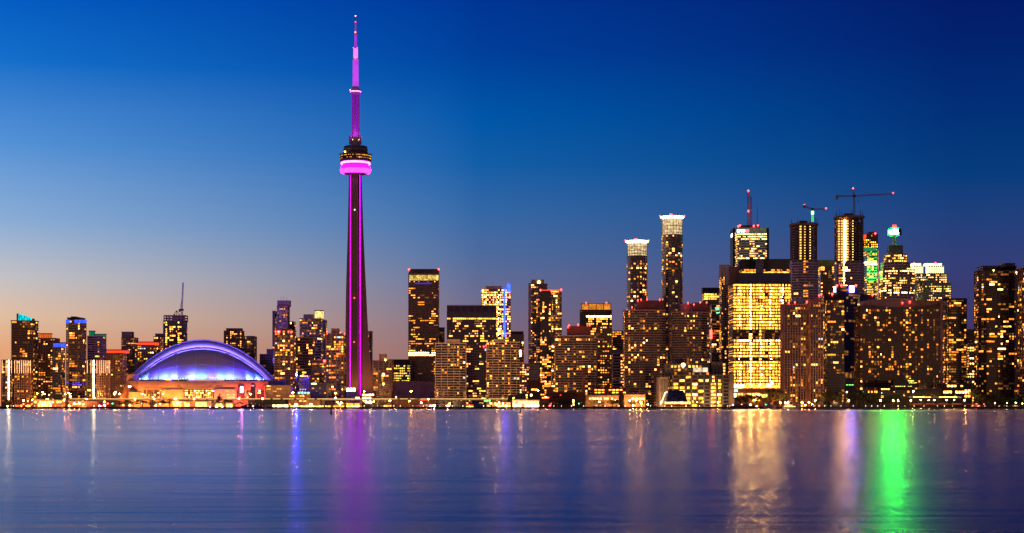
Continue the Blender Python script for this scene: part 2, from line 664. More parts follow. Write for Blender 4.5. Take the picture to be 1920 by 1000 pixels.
    def bx(s, name, mat, px0, px1, py0, py1, dy=0.0, d=4.0, label=None, smooth=False):
        """a box part between picture columns and rows (py0 above py1), its front dy behind the tower's front"""
        y = s.Y + dy
        b = MB()
        b.box(s.lx(px0, y), s.lx(px1, y), dy, dy + d, s.lz(py1, y), s.lz(py0, y))
        o = b.build(name, mat, s.root)
        if label:
            o['label'] = label
        return o

    def pent(s, px0, px1, top, base, mat=DARK, dy=4.0, d=None):
        y = s.Y + dy
        d = d or max(4, s.d - 8)
        b = MB()
        x0, x1, z0, z1 = s.lx(px0, y), s.lx(px1, y), s.lz(base, s.Y) - 0.5, s.lz(top, y)
        b.box(x0, x1, dy, dy + d, z0, z1)
        b.box(x0 - .4, x1 + .4, dy - .4, dy + d + .4, z1 - 0.5, z1 + 0.35)
        k = max(2, int((x1 - x0) / 4))
        for i in range(1, k):
            xx = x0 + (x1 - x0) * i / k
            b.box(xx - .25, xx + .25, dy - .25, dy + .05, z0, z1 - .6)
        b.build('penthouse', mat, s.root)

    def lamp(s, px, py, mat=RED_L, r=1.0, dy=-1.0, name='warning_lamp'):
        b = MB()
        b.ball((0, 0, 0), r)
        b.box(-.15, .15, -.15, .15, -r - 1.2, -r * 0.5)
        y = s.Y + dy
        b.build(name, mat, s.root, (s.lx(px, y), dy, s.lz(py, y)))

    def mast(s, px, py0, py1, r=0.35, dy=10, mat=DARK):
        b = MB()
        y = s.Y + dy
        b.tube((0, 0, s.lz(py1, y) - 2), (0, 0, s.lz(py0, y)), r, 5, 0, r * 0.4)
        b.build('antenna', mat, s.root, (s.lx(px, y), dy, 0))

    def done(s):
        if s.rest.f:
            o = s.rest.build('window', s.restm, s.root)
            o['kind'] = 'stuff'
        USED[s.root.name] = s.foot
        return s


def T(name, label, px0, px1, top, Y, d=26, style='balcony', cat='apartment tower', group='towers of the city skyline', pent=(), lamps=(), masts=(), done=True, **kw):
    t = Tower(name, label, cat, px0, px1, Y, d, group)
    t.block(style, top, **kw)
    for q in pent:
        t.pent(q[0], q[1], q[2], top, q[3] if len(q) > 3 else DARK)
    for q in lamps:
        t.lamp(*q)
    for q in masts:
        t.mast(*q)
    if done:
        t.done()
    return t
# ---------------------------------------------------------------- the skyline, from the left of the picture to the right
TEAL = em('teal_crown_light', (0.0, 0.62, 0.72), 1.3, 0.35, cell=4)
ORC = em('orange_crown_light', (1.0, 0.16, 0.02), 0.85, 0.2)
BEAD = em('bright_bead_light', (1, .46, .08), 420, .4, sample=True)
BAND = em('bright_band_light', (1, .36, .07), 34, .5, cell=4, sample=True)
GRC = em('green_crown_light', (0.02, 0.5, 0.22), 0.35, 0.3)
FIN = em('white_fin_light', (1.0, 0.48, 0.22), 2.6, 0.2, sample=True)
FIN2 = em('dim_fin_light', (1.0, 0.42, 0.2), 0.28, 0.2)
DOT = em('dotted_strip_light', (1.0, 0.62, 0.28), 45, 0.3, sample=True)
VIO = em('violet_lit_room', (0.22, 0.10, 1.0), 0.9, 0.5)

# -- far left cluster
t = T('condo_tower', 'tall brown tower with a glowing teal slanted crown', 22, 71, 602, 2260, 24, 'balcony', p=0.26, hid=690, done=False, over=dict(frame=BROWN), pal=ORNG)
b = MB()
y = 4
xs = [t.lx(p) for p in (30, 36, 45, 59)]
b.add([(xs[0], y, t.lz(602)), (xs[3], y, t.lz(602)), (xs[3], y, t.lz(598)), (xs[1], y, t.lz(589)), (xs[0], y, t.lz(590)),
       (xs[0], y + 10, t.lz(602)), (xs[3], y + 10, t.lz(602)), (xs[3], y + 10, t.lz(598)), (xs[1], y + 10, t.lz(589)), (xs[0], y + 10, t.lz(590))],
      [(0, 1, 2, 3, 4), (9, 8, 7, 6, 5), (0, 5, 6, 1), (1, 6, 7, 2), (2, 7, 8, 3), (3, 8, 9, 4), (4, 9, 5, 0)])
b.build('crown', TEAL, t.root)
b = MB()
for p in (30, 34.5, 39, 44, 49, 54, 59):
    b.box(t.lx(p) - .3, t.lx(p) + .3, y - .5, y + 10.3, t.lz(602), t.lz(600 - (8 if p < 46 else 3)))
b.build('crown_rib', DARK, t.root)
t.bx('stair_head', BROWN, 31, 34, 588, 602, 3, 3)
t.done()


def fin_block(px0, px1, split, dot, Y, label, right):
    t = Tower('condo_block', label, 'apartment block', px0, px1, Y, 26, 'blocks with lit vertical fins')
    t.block('lattice', 676, px0, split, p=0.30, hid=750, over=dict(frame=DARK), pal=HOME, shape='box')
    t.block('rust', 677, split + .6, px1, p=0.10, over=dict(core=G_BRN, sh=0.9, pw=0.5), pal=ORNG, dy=1.5, d=24, hid=750)
    for i, p in enumerate(right):
        b = MB()
        b.box(-.22, .22, -1.35, -.9, t.lz(700), t.lz(676))
        f = b.build('light_fin', FIN, t.root, (t.lx(p, t.Y), 0, 0))
        b = MB()
        b.box(-.18, .18, -1.3, -.95, t.lz(745), t.lz(700.4))
        b.build('light_fin', FIN2, t.root, (t.lx(p, t.Y), 0, 0))
    b = MB()
    for k in range(24):
        z = t.lz(676 + k * 3.1)
        b.box(-.55, .55, -1.4, -.8, z - 1.3, z)
    b.build('light_strip_pattern', DOT, t.root, (t.lx(dot), 0, 0))
    t.done()
    return t


fin_block(3, 60, 27, 17, 2080, 'low block with lit fins and a dotted light column at the left skyline edge', (4.5, 12, 22, 28, 32.5, 37, 41, 45, 49, 53, 57.5))
t = fin_block(163, 207, 181, 176, 2090, 'low block with lit fins and violet windows, left of the domed stadium', (164, 171, 182, 187.5, 191, 195, 199, 203, 206))
T('condo_tower', 'mid height brown tower under a flat orange lit crown', 72, 112, 635, 2310, 24, 'brick', p=0.3, pal=ORNG, hid=745)


def crown_on(name, px0, px1, py0, py1, mat, Y, dy=3, d=8, frame=True):
    """lit crown box for the tower named last in the scene list"""
    root = [o for o in S.objects if o.parent is None and o.get('category')][-1]
    y = Y + dy
    b = MB()
    cx = root.location.x
    b.box(X(px0, y) - cx, X(px1, y) - cx, dy, dy + d, Z(py1, y) - GZ, Z(py0, y) - GZ)
    cr = b.build(name, mat, root)
    if frame:
        b = MB()
        b.box(X(px0, y) - cx - .5, X(px1, y) - cx + .5, dy - .5, dy + d + .5, Z(py0, y) - GZ + .01, Z(py0, y) - GZ + 1.4)
        n = max(2, int((px1 - px0) / 4))
        for i in range(n + 1):
            xx = X(px0 + (px1 - px0) * i / n, y) - cx
            b.box(xx - .2, xx + .2, dy - .35, dy + .05, Z(py1, y) - GZ, Z(py0, y) - GZ)
        b.build(name + '_frame', DARK, cr)


crown_on('crown', 73.5, 95, 627, 637, ORC, 2310)
T('condo_tower', 'slim grey tower topped by a blue light band, left of the blue crowned tall tower', 99, 122, 652, 2240, 22, 'glass_grey', p=0.2, pal=ORNG, hid=745)
crown_on('crown', 100, 122, 644, 651, BLU_G, 2240, 0.5)
T('condo_tower', 'tall tower with rounded corners, blue light ring under a black roof drum', 123, 163, 601, 2200, 30, 'balcony_dark', shape='oct', p=0.3, pal=HOME, hid=750,
  pent=[(126, 152, 596, BLACK), (133, 141, 594, BLACK)], bands=[(716, 723, 0.5, VIO)])
crown_on('light_ring', 123.6, 131, 600, 606, BLU_G, 2200, -1.2, 0.6, False)
crown_on('light_ring', 140, 162, 600, 606, BLU_G, 2200, -1.2, 0.6, False)
T('condo_tower', 'dark tower with a faint green lit roof behind the blue ringed tower', 164, 199, 631, 2420, 24, 'slabs', p=0.2, hid=676, pal=ORNG, over=dict(core=G_BLK))
crown_on('crown', 167, 176, 622, 633, GRC, 2420)
crown_on('crown', 177, 197, 628, 632, GRC, 2420, 2)
T('condo_tower', 'red crowned brown tower just left of the domed stadium', 199, 237, 663, 2250, 24, 'rust', p=0.3, pal=HOME, hid=745, over=dict(frame=BROWN))
crown_on('crown', 200, 237, 657.5, 662, RED_G, 2250, 0.5, 18)
T('condo_tower', 'dark stepped tower behind the red crowned tower near the stadium', 228, 259, 634, 2620, 24, 'slabs', p=0.22, hid=690, pent=[(228, 247, 622.5, BROWN)], over=dict(core=G_BLK))
T('condo_tower', 'short tower with a red lit roof edge rising behind the stadium arch', 258, 294, 648, 2520, 22, 'rust', p=0.2, hid=690, over=dict(frame=BROWN))
crown_on('crown', 259, 294, 642.5, 647, RED_G, 2520, 0.5, 16)
T('office_tower', 'small grey tower with roof plant beside the unfinished tower behind the stadium', 288, 305, 632, 2640, 20, 'glass_grey', cat='office tower', p=0.25, hid=675, pent=[(291, 303, 626, GREY)])

# tower under construction with the luffing crane
t = Tower('unfinished_tower', 'unfinished dark tower with lit stair columns and a luffing crane on top, behind the stadium', 'unfinished tower', 306, 351, 2560, 28, 'towers of the city skyline')
t.block('glass_grey', 603, p=0.05, hid=660, over=dict(core=G_BLK, frame=DARK), cols=[(312, 1.5, .8, OFFC), (320, 1.5, .7, OFFC), (336, 2.4, .75, OFFC)])
b = MB()
for z in (592.5, 597.5, 602):
    b.box(t.lx(306.5), t.lx(347), 1, 25, t.lz(z), t.lz(z) + 1.3)
for p in (307, 311, 318, 325, 332, 339, 346):
    b.box(t.lx(p) - .7, t.lx(p) + .7, 1.5, 2.8, t.lz(603), t.lz(592))
    b.box(t.lx(p) - .7, t.lx(p) + .7, 22, 23.5, t.lz(603), t.lz(592))
b.box(t.lx(322), t.lx(342), 8, 16, t.lz(603), t.lz(592.8))
b.build('open_floor', BROWN, t.root)
t.done()

# -- behind the stadium and up to the great tower
T('office_tower', 'brown tower with ribbed roof plant seen above the stadium arch', 420, 458, 621, 2700, 26, 'brick', cat='office tower', p=0.25, hid=665, pal=[(WARM, 5), (DIM, 3)], pent=[(424, 452, 616, BROWN)])
T('condo_tower', 'dark lower tower right of the ribbed brown one above the stadium arch', 459, 481, 632, 2660, 22, 'balcony_dark', p=0.3, hid=665, pent=[(462, 476, 630.5)])
t = T('hotel_block', 'low mauve hotel block tucked against the right end of the stadium arch', 487, 523, 665, 2600, 24, 'office', cat='hotel', p=0.04, over=dict(frame=PURP, core=G_GRY, sh=2.2), pent=[(500, 512, 655, GREY)], masts=[(501, 652, 657)])
T('condo_tower', 'very slim dark slab tower at the left side of the mauve tower', 511, 519, 584, 2530, 22, 'glass', p=0.3, hid=650, group='towers of the city skyline')
T('condo_tower', 'mauve tower with a blank roof box and thin antennas', 519.5, 543, 574, 2530, 24, 'brick', p=0.25, hid=625, over=dict(frame=PURP, core=G_BLK), pent=[(519.8, 543, 564, PURP)],
  masts=[(527, 556, 566), (532, 555, 566), (538, 557, 566)])
T('condo_tower', 'narrow dark tower between the mauve tower and the stepped office tower', 543.5, 554, 604, 2600, 20, 'glass', p=0.15, hid=640)
T('condo_tower', 'brown concrete tower with red roof lamps right of the stadium', 515, 554, 620, 2230, 26, 'balcony', p=0.2, hid=745, over=dict(frame=BROWN, pe=2, pw=1.2),
  lamps=[(517, 622), (524, 622), (541, 622), (546, 623)], pent=[(528, 540, 616, BROWN)], pal=HOME)
t = T('office_tower', 'stepped grey office tower with a glowing yellow roof cube', 562, 606, 598, 2420, 24, 'stripe', cat='office tower', p=0.16, hid=690, over=dict(frame=GREY, core=G_BLK, sh=1.6), pent=[(569, 590, 590, GREY)])
crown_on('roof_cube', 590, 605, 583.5, 597, em('yellow_cube_light', (1, .68, .2), 1.6, 0.4, cell=2.5, blotch=.5), 2420, 1, 11)
T('office_tower', 'dark glass slab right behind the tower with the yellow roof cube', 606.5, 613, 601, 2500, 24, 'glass_grey', cat='office tower', p=0.15, hid=640)
T('office_tower', 'broad plum coloured slab between the red lamp tower and the yellow cube tower', 554.5, 590, 634, 2320, 24, 'office', cat='office tower', p=0.18, hid=705, pal=OFFI, over=dict(frame=BROWN, core=G_BLK))
T('office_block', 'maroon brick block with a red roof lamp below the yellow cube tower', 585, 611, 676, 2260, 22, 'slabs', cat='office block', p=0.35, hid=720, pal=HOME, lamps=[(608.5, 677, RED_L, 1.8)], over=dict(core=G_BLK))
t = T('condo_tower', 'brown concrete tower with a roof box directly left of the great needle tower', 611.5, 648, 626, 2200, 26, 'balcony', p=0.2, hid=750, over=dict(frame=BROWN, pe=2, pw=1.2),
      lamps=[(613, 625, RED_L, .8), (638, 624, RED_L, .8), (646, 626, RED_L, .8)], pent=[(621, 634, 616.5, BROWN)])
T('condo_tower', 'rounded grey tower mostly hidden behind the right side of the needle tower', 687, 698, 622, 2720, 24, 'balcony', shape='bow', p=0.2, hid=690, over=dict(frame=GREY))
T('condo_tower', 'short tan tower with a dark roof box right of the needle tower foot', 699.5, 737, 677, 2180, 26, 'balcony', p=0.2, hid=750, over=dict(frame=BROWN, pe=2, pw=1.2), pent=[(711, 723, 664.5, BROWN)],
  lamps=[(722.5, 675, HOT, 1.2), (719, 702, HOT, 1.6), (719, 720, HOT, 1.4)])
t = T('office_block', 'low office with a black roof and bright yellow floors left of the tall brown slab', 728, 769, 684, 2520, 26, 'office', cat='office block', p=0.75, hid=718, pal=[(OFFC, 3), (LIME, 2)], over=dict(core=G_BLK, frame=DARK, sh=1.6),
      pent=[(728, 769, 674.5, BLACK)])
t = Tower('convention_hall', 'long windowless mauve hall at the foot of the tall brown slab', 'convention hall', 737, 815, 2330, 28)
b = MB()
b.box(t.x0 - t.cx, t.lx(793), 0, 28, 0, t.lz(716))
b.box(t.lx(793.3), t.x1 - t.cx, -1.5, 26, 0, t.lz(716.5))
b.build('wall', PURP, t.root)
b = MB()
b.box(t.x0 - t.cx - .4, t.lx(793), -.5, 28.3, t.lz(716) + .01, t.lz(716) + 1.2)
b.box(t.lx(797), t.lx(812), -1.7, -1.45, t.lz(727), t.lz(725))
for k in range(9):
    xx = t.lx(740 + k * 6.2)
    b.box(xx - .15, xx + .15, -.2, .1, 0, t.lz(717))
b.build('wall_joint', BROWN, t.root)
t.done()

# -- centre
t = T('hotel_tower', 'tallest brown slab with a glowing golden top floor and red corner lamps', 766, 823, 513, 2600, 26, 'slabs', cat='hotel', p=0.14, hid=745, pal=[(WARM, 5), (AMB, 3), (DIM, 4)],
      over=dict(core=G_BLK, fh=3.6, sh=1.7), bands=[(513, 527, 0.0, GOLD), (659, 668, 0.97, BAND), (520, 523, 0.0, GOLD), (598, 603, .5, AMB), (642, 647, .6, AMB)],
      pent=[(766.6, 822.6, 505, DARK)], lamps=[(767, 505.5, RED_L, 1.4, -0.5), (822.5, 505, RED_L, 1.4, -0.5)])
b = MB()
b.box(t.lx(767.5), t.lx(822), -0.75, -0.2, t.lz(526), t.lz(516))
b.build('sky_lobby', em('gold_lobby_light', (1, .66, .14), .85, .5, cell=6, blotch=.6), t.root)
b = MB()
b.box(t.lx(777), t.lx(809), -0.8, -0.25, t.lz(532.6), t.lz(530.8))
b.build('light_strip', em('deep_blue_strip', (.05, .05, .9), .9), t.root)
T('condo_tower', 'grey tower showing only its top behind the tall brown slab', 823.5, 833, 615, 2740, 20, 'balcony', p=0.2, hid=650, over=dict(frame=GREY))
t = T('office_tower', 'wide blue black office tower with a dark ribbed crown and one bright upper floor', 838, 930, 586, 2560, 30, 'office', cat='office tower', p=0.24, hid=700, pal=[(OFFC, 4), (WARM, 4), (DIM, 4)],
      bands=[(586, 596, 0.0, GOLD), (597.5, 601.5, .9, OFFC), (640, 644, .6, WARM)], over=dict(fh=3.9, frame=pm('plum_metal', (0.10, 0.08, 0.12), .5)))
t.bx('crown', pm('plum_metal_dark', (0.06, 0.05, 0.08), .5), 838, 930, 573.5, 585.3, .4, 29)
b = MB()
for k in range(8):
    xx = t.lx(838.4 + k * 13.1)
    b.box(xx - .3, xx + .3, -.15, .4, t.lz(585), t.lz(572.6))
b.box(t.lx(838), t.lx(930), -.3, .35, t.lz(573.2), t.lz(572.2))
b.build('crown_rib', PURP, t.root)
t = T('condo_tower', 'bright yellow windowed tower with a tall blue light blade', 903, 957.5, 542, 2720, 28, 'office', p=0.72, hid=640, pal=[(GOLD, 3), (PALE, 3), (WARM, 3)], over=dict(core=G_BLK, frame=BEIGE, fh=4.0, sh=1.5),
      pent=[(911, 940, 537, BEIGE)], masts=[(924, 529, 537)], lamps=[(905, 545, HOT, 1.3)])
b = MB()
for (p0, p1, a, c) in ((944.5, 948, 541, 632), (951, 957.5, 540, 548)):
    b.box(t.lx(p0), t.lx(p1), -1.8, -1.1, t.lz(c), t.lz(a))
b.add([(t.lx(950), 0, t.lz(541)), (t.lx(957), 0, t.lz(541)), (t.lx(957), 0, t.lz(535)), (t.lx(952), 0, t.lz(530.5)),
       (t.lx(950), 3, t.lz(541)), (t.lx(957), 3, t.lz(541)), (t.lx(957), 3, t.lz(535)), (t.lx(952), 3, t.lz(530.5))],
      [(0, 1, 2, 3), (7, 6, 5, 4), (0, 4, 5, 1), (1, 5, 6, 2), (2, 6, 7, 3), (3, 7, 4, 0)])
bb = MB()
for p in (910, 934):
    for k in range(8):
        z = t.lz(628 - k * 10) + t.rng.uniform(-1, 1)
        bb.box(t.lx(p) - .35, t.lx(p) + .35, -1.1, -.7, z, z + .6)
bb.build('bead_light', BEAD, t.root)['kind'] = 'stuff'  # beads added here to strengthen the tower's streak on the water
b.build('light_blade', em('blade_blue_light', (0.01, 0.03, 1.0), 10, .3, sample=True), t.root)


def front_condo(label, a0, a1, b0, b1, top, step, right):
    t = Tower('condo_tower', label, 'apartment tower', a0, a1, 2100, 28, 'pale gridded condo towers by the water')
    t.block('lattice', top, a0, a1, shape='bow', p=0.24, hid=752, pal=HOME)
    t.pent(b0, b1, step, top, BEIGE, 2.5, 18)
    t.done()


front_condo('pale gridded condo tower with a stepped top below the blue black office tower', 816, 874, 838, 862, 644, 637, 0)
front_condo('pale gridded condo tower with a stepped top below the blue bladed tower', 912, 974, 926, 947, 642, 637, 0)
T('office_tower', 'plum glass tower between the two pale gridded condo towers', 870, 915, 648, 2320, 26, 'office', cat='office tower', p=0.28, hid=745, pal=[(OFFC, 3), (DIM, 4), (WARM, 3)],
  lamps=[(907, 650, RED_L, 1.0), (911.5, 648, RED_L, 1.0)], over=dict(frame=pm('plum_stone', (.15, .09, .13), .6), fh=3.4))
crown_on('sign', 909, 915, 654, 658, COOL, 2320, -1, .6, False)
T('office_tower', 'dark brown office tower with a bright tall stair light right of the blue bladed tower', 957.5, 982, 628, 2460, 24, 'glass_grey', cat='office tower', p=0.4, hid=690, pal=OFFI, over=dict(core=G_BLK, frame=BROWN), pent=[(958, 981.5, 622, BLACK)],
  cols=[(975, 1.2, .0, HOT)])
crown_on('stair_light', 974, 977, 657, 668, em('orange_stair_light', (1, .36, .08), 70, .3), 2460, -1, .6, False)
T('office_block', 'low pink lit block between the pale gridded tower and the beige one', 974, 992, 683, 2230, 22, 'brick', cat='office block', p=0.55, hid=742, pal=[(PALE, 3), (WARM, 3), (AMB, 2)], over=dict(frame=pm('pink_stone', (.42, .26, .22), .8)))
t = T('condo_tower', 'slender grey tower with a pale side wall and a lit square on its cap', 991, 1026, 533, 2720, 26, 'glass_grey', p=0.22, hid=660, pal=HOME, over=dict(frame=GREY, core=G_BLK, sh=1.2), pent=[(996, 1020, 525, pm('tan_cap', (.34, .28, .22), .7))])
crown_on('pale_side_wall', 990.6, 996, 531, 640, pm('peach_panel', (.55, .42, .34), .7), 2720, -0.7, 6, False)
crown_on('cap_light', 1008.5, 1012.5, 527, 531.5, HOT, 2720, 3, .7, False)
t = Tower('condo_tower', 'dark blue condo tower with a red lit roof edge and red corner lamps', 'apartment tower', 1012, 1054, 2400, 28, 'towers of the city skyline')
t.block('glass', 545, 1012, 1033, p=0.42, hid=740, pal=[(WARM, 4), (AMB, 3), (PALE, 1)], bands=[(545, 566, 0, GOLD)], over=dict(fh=3.2))
t.block('glass_grey', 545, 1033.3, 1053, dy=1.5, d=24, p=0.4, hid=740, pal=[(WARM, 4), (DIM, 3), (PALE, 1)], over=dict(fh=3.2))
t.bx('roof_light', RED_G, 1013, 1052, 543.6, 545.2, -1, .6)
for q in ((1013.5, 544), (1034, 546), (1052, 543.5)):
    t.lamp(q[0], q[1], RED_L, 1.3)
t.done()
t = Tower('office_block', 'plain sand coloured block below the slender grey tower', 'office block', 993, 1013, 2450, 22)
t.block('stripe', 681, p=0.06, over=dict(frame=BEIGE, core=G_BRN, sh=3.0), pal=[(DIM, 1)])
t.done()
T('condo_tower', 'wide dark banded condo with a maroon roof box and red lamps', 1040, 1119, 630, 2110, 30, 'balcony', shape='bow', p=0.15, hid=745, pal=HOME, pent=[(1064, 1108, 612, pm('maroon_box', (.16, .05, .06), .7))],
  lamps=[(1065, 613, RED_L, .9), (1067, 610, RED_L, .9), (1084, 609, RED_L, .9), (1106, 609, RED_L, .9)], over=dict(frame=pm('mauve_concrete', (.44, .30, .25), .8), core=G_BLK))
t = T('hotel_tower', 'dark tower with an amber lit crown and golden upper floors', 1087, 1147, 582, 2580, 26, 'office', cat='hotel', p=0.55, hid=640, pal=[(GOLD, 3), (WARM, 3)], over=dict(core=G_BLK, frame=BLACK, pw=.8),
      bands=[(583, 590, 0.0, GOLD), (591, 597, .97, BAND)], cols=[(1092, 6, .05, DIM)], lamps=[(1099, 568), (1137, 568)], masts=[(1141, 562, 570)])
t.bx('crown', em('amber_crown_light', (1.0, .32, .04), .7, .35, cell=8, blotch=.5), 1092, 1145, 570, 581, 2, 20)
b = MB()
for k in range(5):
    xx = t.lx(1090.5 + k * 13.7)
    b.box(xx - .5, xx + .5, .8, 2.2, t.lz(582), t.lz(569.5))
b.box(t.lx(1090), t.lx(1146), 1, 24, t.lz(570) + .01, t.lz(568.8))
b.build('crown_frame', BROWN, t.root)
T('condo_tower', 'brown brick condo tower attached behind the wide dark banded condo', 1118.8, 1147, 612, 2170, 26, 'brick', p=0.3, hid=742, pal=[(WARM, 4), (AMB, 3), (DIM, 2)])
T('office_block', 'far dark block seen between the amber crowned tower and the wide rounded condo', 1147, 1169, 621, 2640, 24, 'slabs', cat='office block', p=0.45, hid=655, pal=[(AMB, 3), (WARM, 3)], over=dict(core=G_BLK))
T('office_block', 'white striped block with one lit golden corner column', 1147, 1171, 664, 2380, 24, 'stripe', cat='office block', p=0.02, hid=740, over=dict(frame=pm('peach_stone', (.50, .40, .34), .8), fh=4.2), cols=[(1166, 3.4, .92, WARM)], pent=[(1148, 1168, 656, GREY)])
MAUVE = pm('mauve_band', (.42, .27, .24), .8)
T('condo_tower', 'wide rounded condo with thin pale balcony bands, below the shorter crowned round tower', 1169, 1248, 582, 2120, 32, 'balcony', shape='bow', p=0.16, hid=750, pal=HOME,
  pent=[(1195, 1245, 564, pm('maroon_roof', (.12, .05, .06), .7))], lamps=[(1196, 563, RED_L, .9), (1202, 562, RED_L, .8), (1213, 561, RED_L, .8), (1237, 562, RED_L, .8), (1185, 576, RED_L, .8)],
  over=dict(frame=MAUVE, core=G_BLK, pe=5), cols=[(1210, 2.2, .7, HOME)])
t = T('condo_tower', 'wide rounded condo with pink roof drum, below the taller crowned round tower', 1256, 1331, 586, 2130, 32, 'balcony', shape='bow', p=0.18, hid=705, pal=HOME,
      lamps=[(1290, 568, RED_L, .9), (1301, 571, RED_L, .8), (1313, 567, RED_L, .9), (1325, 567, RED_L, .8)], over=dict(frame=MAUVE, core=G_BLK, pe=5), cols=[(1300, 2, .55, HOME)])
b = MB()
b.lathe([(7, t.lz(586)), (7, t.lz(570)), (6.4, t.lz(569))], 24)
b.build('roof_drum', pm('pink_drum', (.5, .2, .24), .7), t.root, (t.lx(1286, 2142), 12, 0))
t.pent(1300, 1328, 568, 586, pm('maroon_roof', (.12, .05, .06), .7), 5)


def crowned(label, px0, px1, top, body, Y, seed):
    t = Tower('condo_tower', label, 'apartment tower', px0, px1, Y, (px1 - px0) / F * Y, 'twin round towers with white lit crowns', seed)
    t.block('balcony', body, shape='round', p=0.26, hid=580, pal=HOME, over=dict(core=G_BLK, frame=pm('steel_band', (.22, .21, .25), .5), sh=0.7, sp=.6, pe=40, fw=.7))
    r = (t.x1 - t.x0) / 2
    b = MB()
    b.lathe([(r * .93, t.lz(body) + .9), (r * .93, t.lz(top + 4))], 28)
    b.build('crown', em('crown_white_light', (1.0, .72, .36), .8, .5, cell=2.6, blotch=.4), t.root, (0, r, 0))
    b = MB()
    for k in range(20):
        a = 2 * math.pi * k / 20
        b.tube((r * .97 * math.cos(a), r * .97 * math.sin(a), t.lz(body)), (r * .97 * math.cos(a), r * .97 * math.sin(a), t.lz(top + 2)), .28, 4)
    for z in (body - 4, body - 10, body - 17):
        if z > top + 6:
            b.lathe([(r * .98, t.lz(z)), (r * .98, t.lz(z) + .6)], 28)
    b.build('crown_frame', GREY, t.root, (0, r, 0))
    b = MB()
    b.lathe([(r * .8, t.lz(top + 3.6)), (r * 1.12, t.lz(top + 1.2)), (r * 1.12, t.lz(top) + .2), (r * .7, t.lz(top) + .8)], 32)
    b.build('crown_brim', em('brim_white_light', (1.0, .52, .17), 24, sample=True), t.root, (0, r, 0))
    b = MB()
    b.lathe([(3, t.lz(top)), (3, t.lz(top - 2.5))], 12)
    b.build('penthouse', DARK, t.root, (0, r, 0))
    for px in (px0 - 1.5, (px0 + px1) / 2 - 4, (px0 + px1) / 2 - 1, px1 + 1):
        t.lamp(px, top - (0 if px in (px0 - 1.5, px1 + 1) else 2.5), RED_L, .9, r)
    t.done()


crowned('shorter of two round towers with white lit crown and red lamps', 1174, 1215, 451, 480, 2340, 5)
crowned('taller of two round towers with white lit crown and red lamps', 1239, 1282, 405, 440, 2360, 9)
T('office_tower', 'black tower with bright floors near its top, behind the pink drum condo', 1317, 1352, 550, 2620, 26, 'glass', cat='office tower', p=0.2, hid=590, pal=OFFI, over=dict(frame=BLACK, core=G_BLK), bands=[(551, 562, .85, OFFC)], pent=[(1317.5, 1351, 540, BLACK)])
t = T('office_tower', 'grey glass tower with a green roof sign and a red column of light', 1331, 1352, 572, 2470, 24, 'glass_grey', cat='office tower', p=0.22, hid=690, pal=HOME, over=dict(core=G_BLK, frame=GREY), cols=[(1346, 3, .5, HOME)])
b = MB()
for (a, z, w, h) in ((1341, 577, 9, 1.8), (1342, 580, 8, 1.6), (1343, 586, 6, 1.8)):
    b.box(t.lx(a), t.lx(a + w), -1.4, -.8, t.lz(z + h), t.lz(z))
b.build('sign', em('green_sign_light', (.25, 1, .5), 2.2), t.root)
b = MB()
for z in (619.5, 625, 630.5):
    b.lathe([(1.6, 0), (2.3, 1.2), (2.3, 3), (1.6, 4.2)], 10, 0, t.lx(1332.5), -2.6)
    for i in range(-40, 0):
        v = b.v[i]
        b.v[i] = (v[0], v[1], v[2] + t.lz(z + 5))
b.build('red_light_column', em('red_column_light', (1, .03, .02), 16, sample=True), t.root)
t = T('condo_tower', 'curved balcony tower with a pale roof box squeezed left of the golden office', 1349, 1371, 519, 2420, 26, 'balcony', shape='bow', p=0.42, hid=700, pal=[(WARM, 4), (AMB, 2), (DIM, 3)], over=dict(frame=pm('warm_concrete', (.38, .31, .24), .8)), pent=[(1351, 1369, 497, CONC)])

# bank tower with the sign and masts
t = Tower('office_tower', 'white banded bank tower with a lit sign and tall antennas on its roof', 'office tower', 1366, 1441, 2860, 44, 'towers of the city skyline')
t.block('stripe', 428, 1376, 1441, p=0.35, hid=515, pal=[(PALE, 3), (OFFC, 3)], over=dict(frame=WHITE, fh=4.2, sh=2.2, pe=30, bw=3.0, core=G_BLK), d=44,
        bands=[(428, 437, 0, GOLD), (437, 451, .8, PALE), (483, 487, .75, PALE)])
b = MB()
for p in (1374.2, 1437.6):
    b.box(t.lx(p), t.lx(p + 4.2), -.6, 3, 0, t.lz(428))
b.box(t.x0 - t.cx + 2.2, t.lx(1375), 3, 40, 0, t.lz(429))
b.build('corner_notch', BLACK, t.root)
t.bx('roof_band', WHITE, 1379, 1437, 427.5, 437, -.9, 3)
t.pent(1386, 1424, 423, 428, DARK, 8)
for (px, a) in ((1403, 358.5), (1408, 366), (1420, 386)):
    b = MB()
    r = 1.5 if px < 1415 else .5
    y = 20
    z0, z1 = t.lz(424, t.Y + y), t.lz(a, t.Y + y)
    xx = t.lx(px, t.Y + y)
    if px < 1415:
        for (ax, ay) in ((-r, -r), (r, -r), (r, r), (-r, r)):
            b.tube((xx + ax, y + ay, z0), (xx + ax * .7, y + ay * .7, z1), .45, 4)
        k = 0
        z = z0
        while z < z1 - 3:
            for (ax, ay, bx_, by) in ((-r, -r, r, -r), (r, -r, r, r), (r, r, -r, r), (-r, r, -r, -r)):
                b.tube((xx + ax, y + ay, z), (xx + bx_, y + by, z + 3), .22, 4)
            z += 3
    else:
        b.tube((xx, y, z0), (xx, y, z1), .5, 5, 0, .2)
    b.build('antenna', REDP if px < 1415 else DARK, t.root)
for q in ((1403, 358), (1403, 396), (1384, 424.5), (1387.5, 423), (1421, 423), (1413.5, 424)):
    t.lamp(q[0], q[1], RED_L, 1.5, 18 if q[1] < 400 else 2)
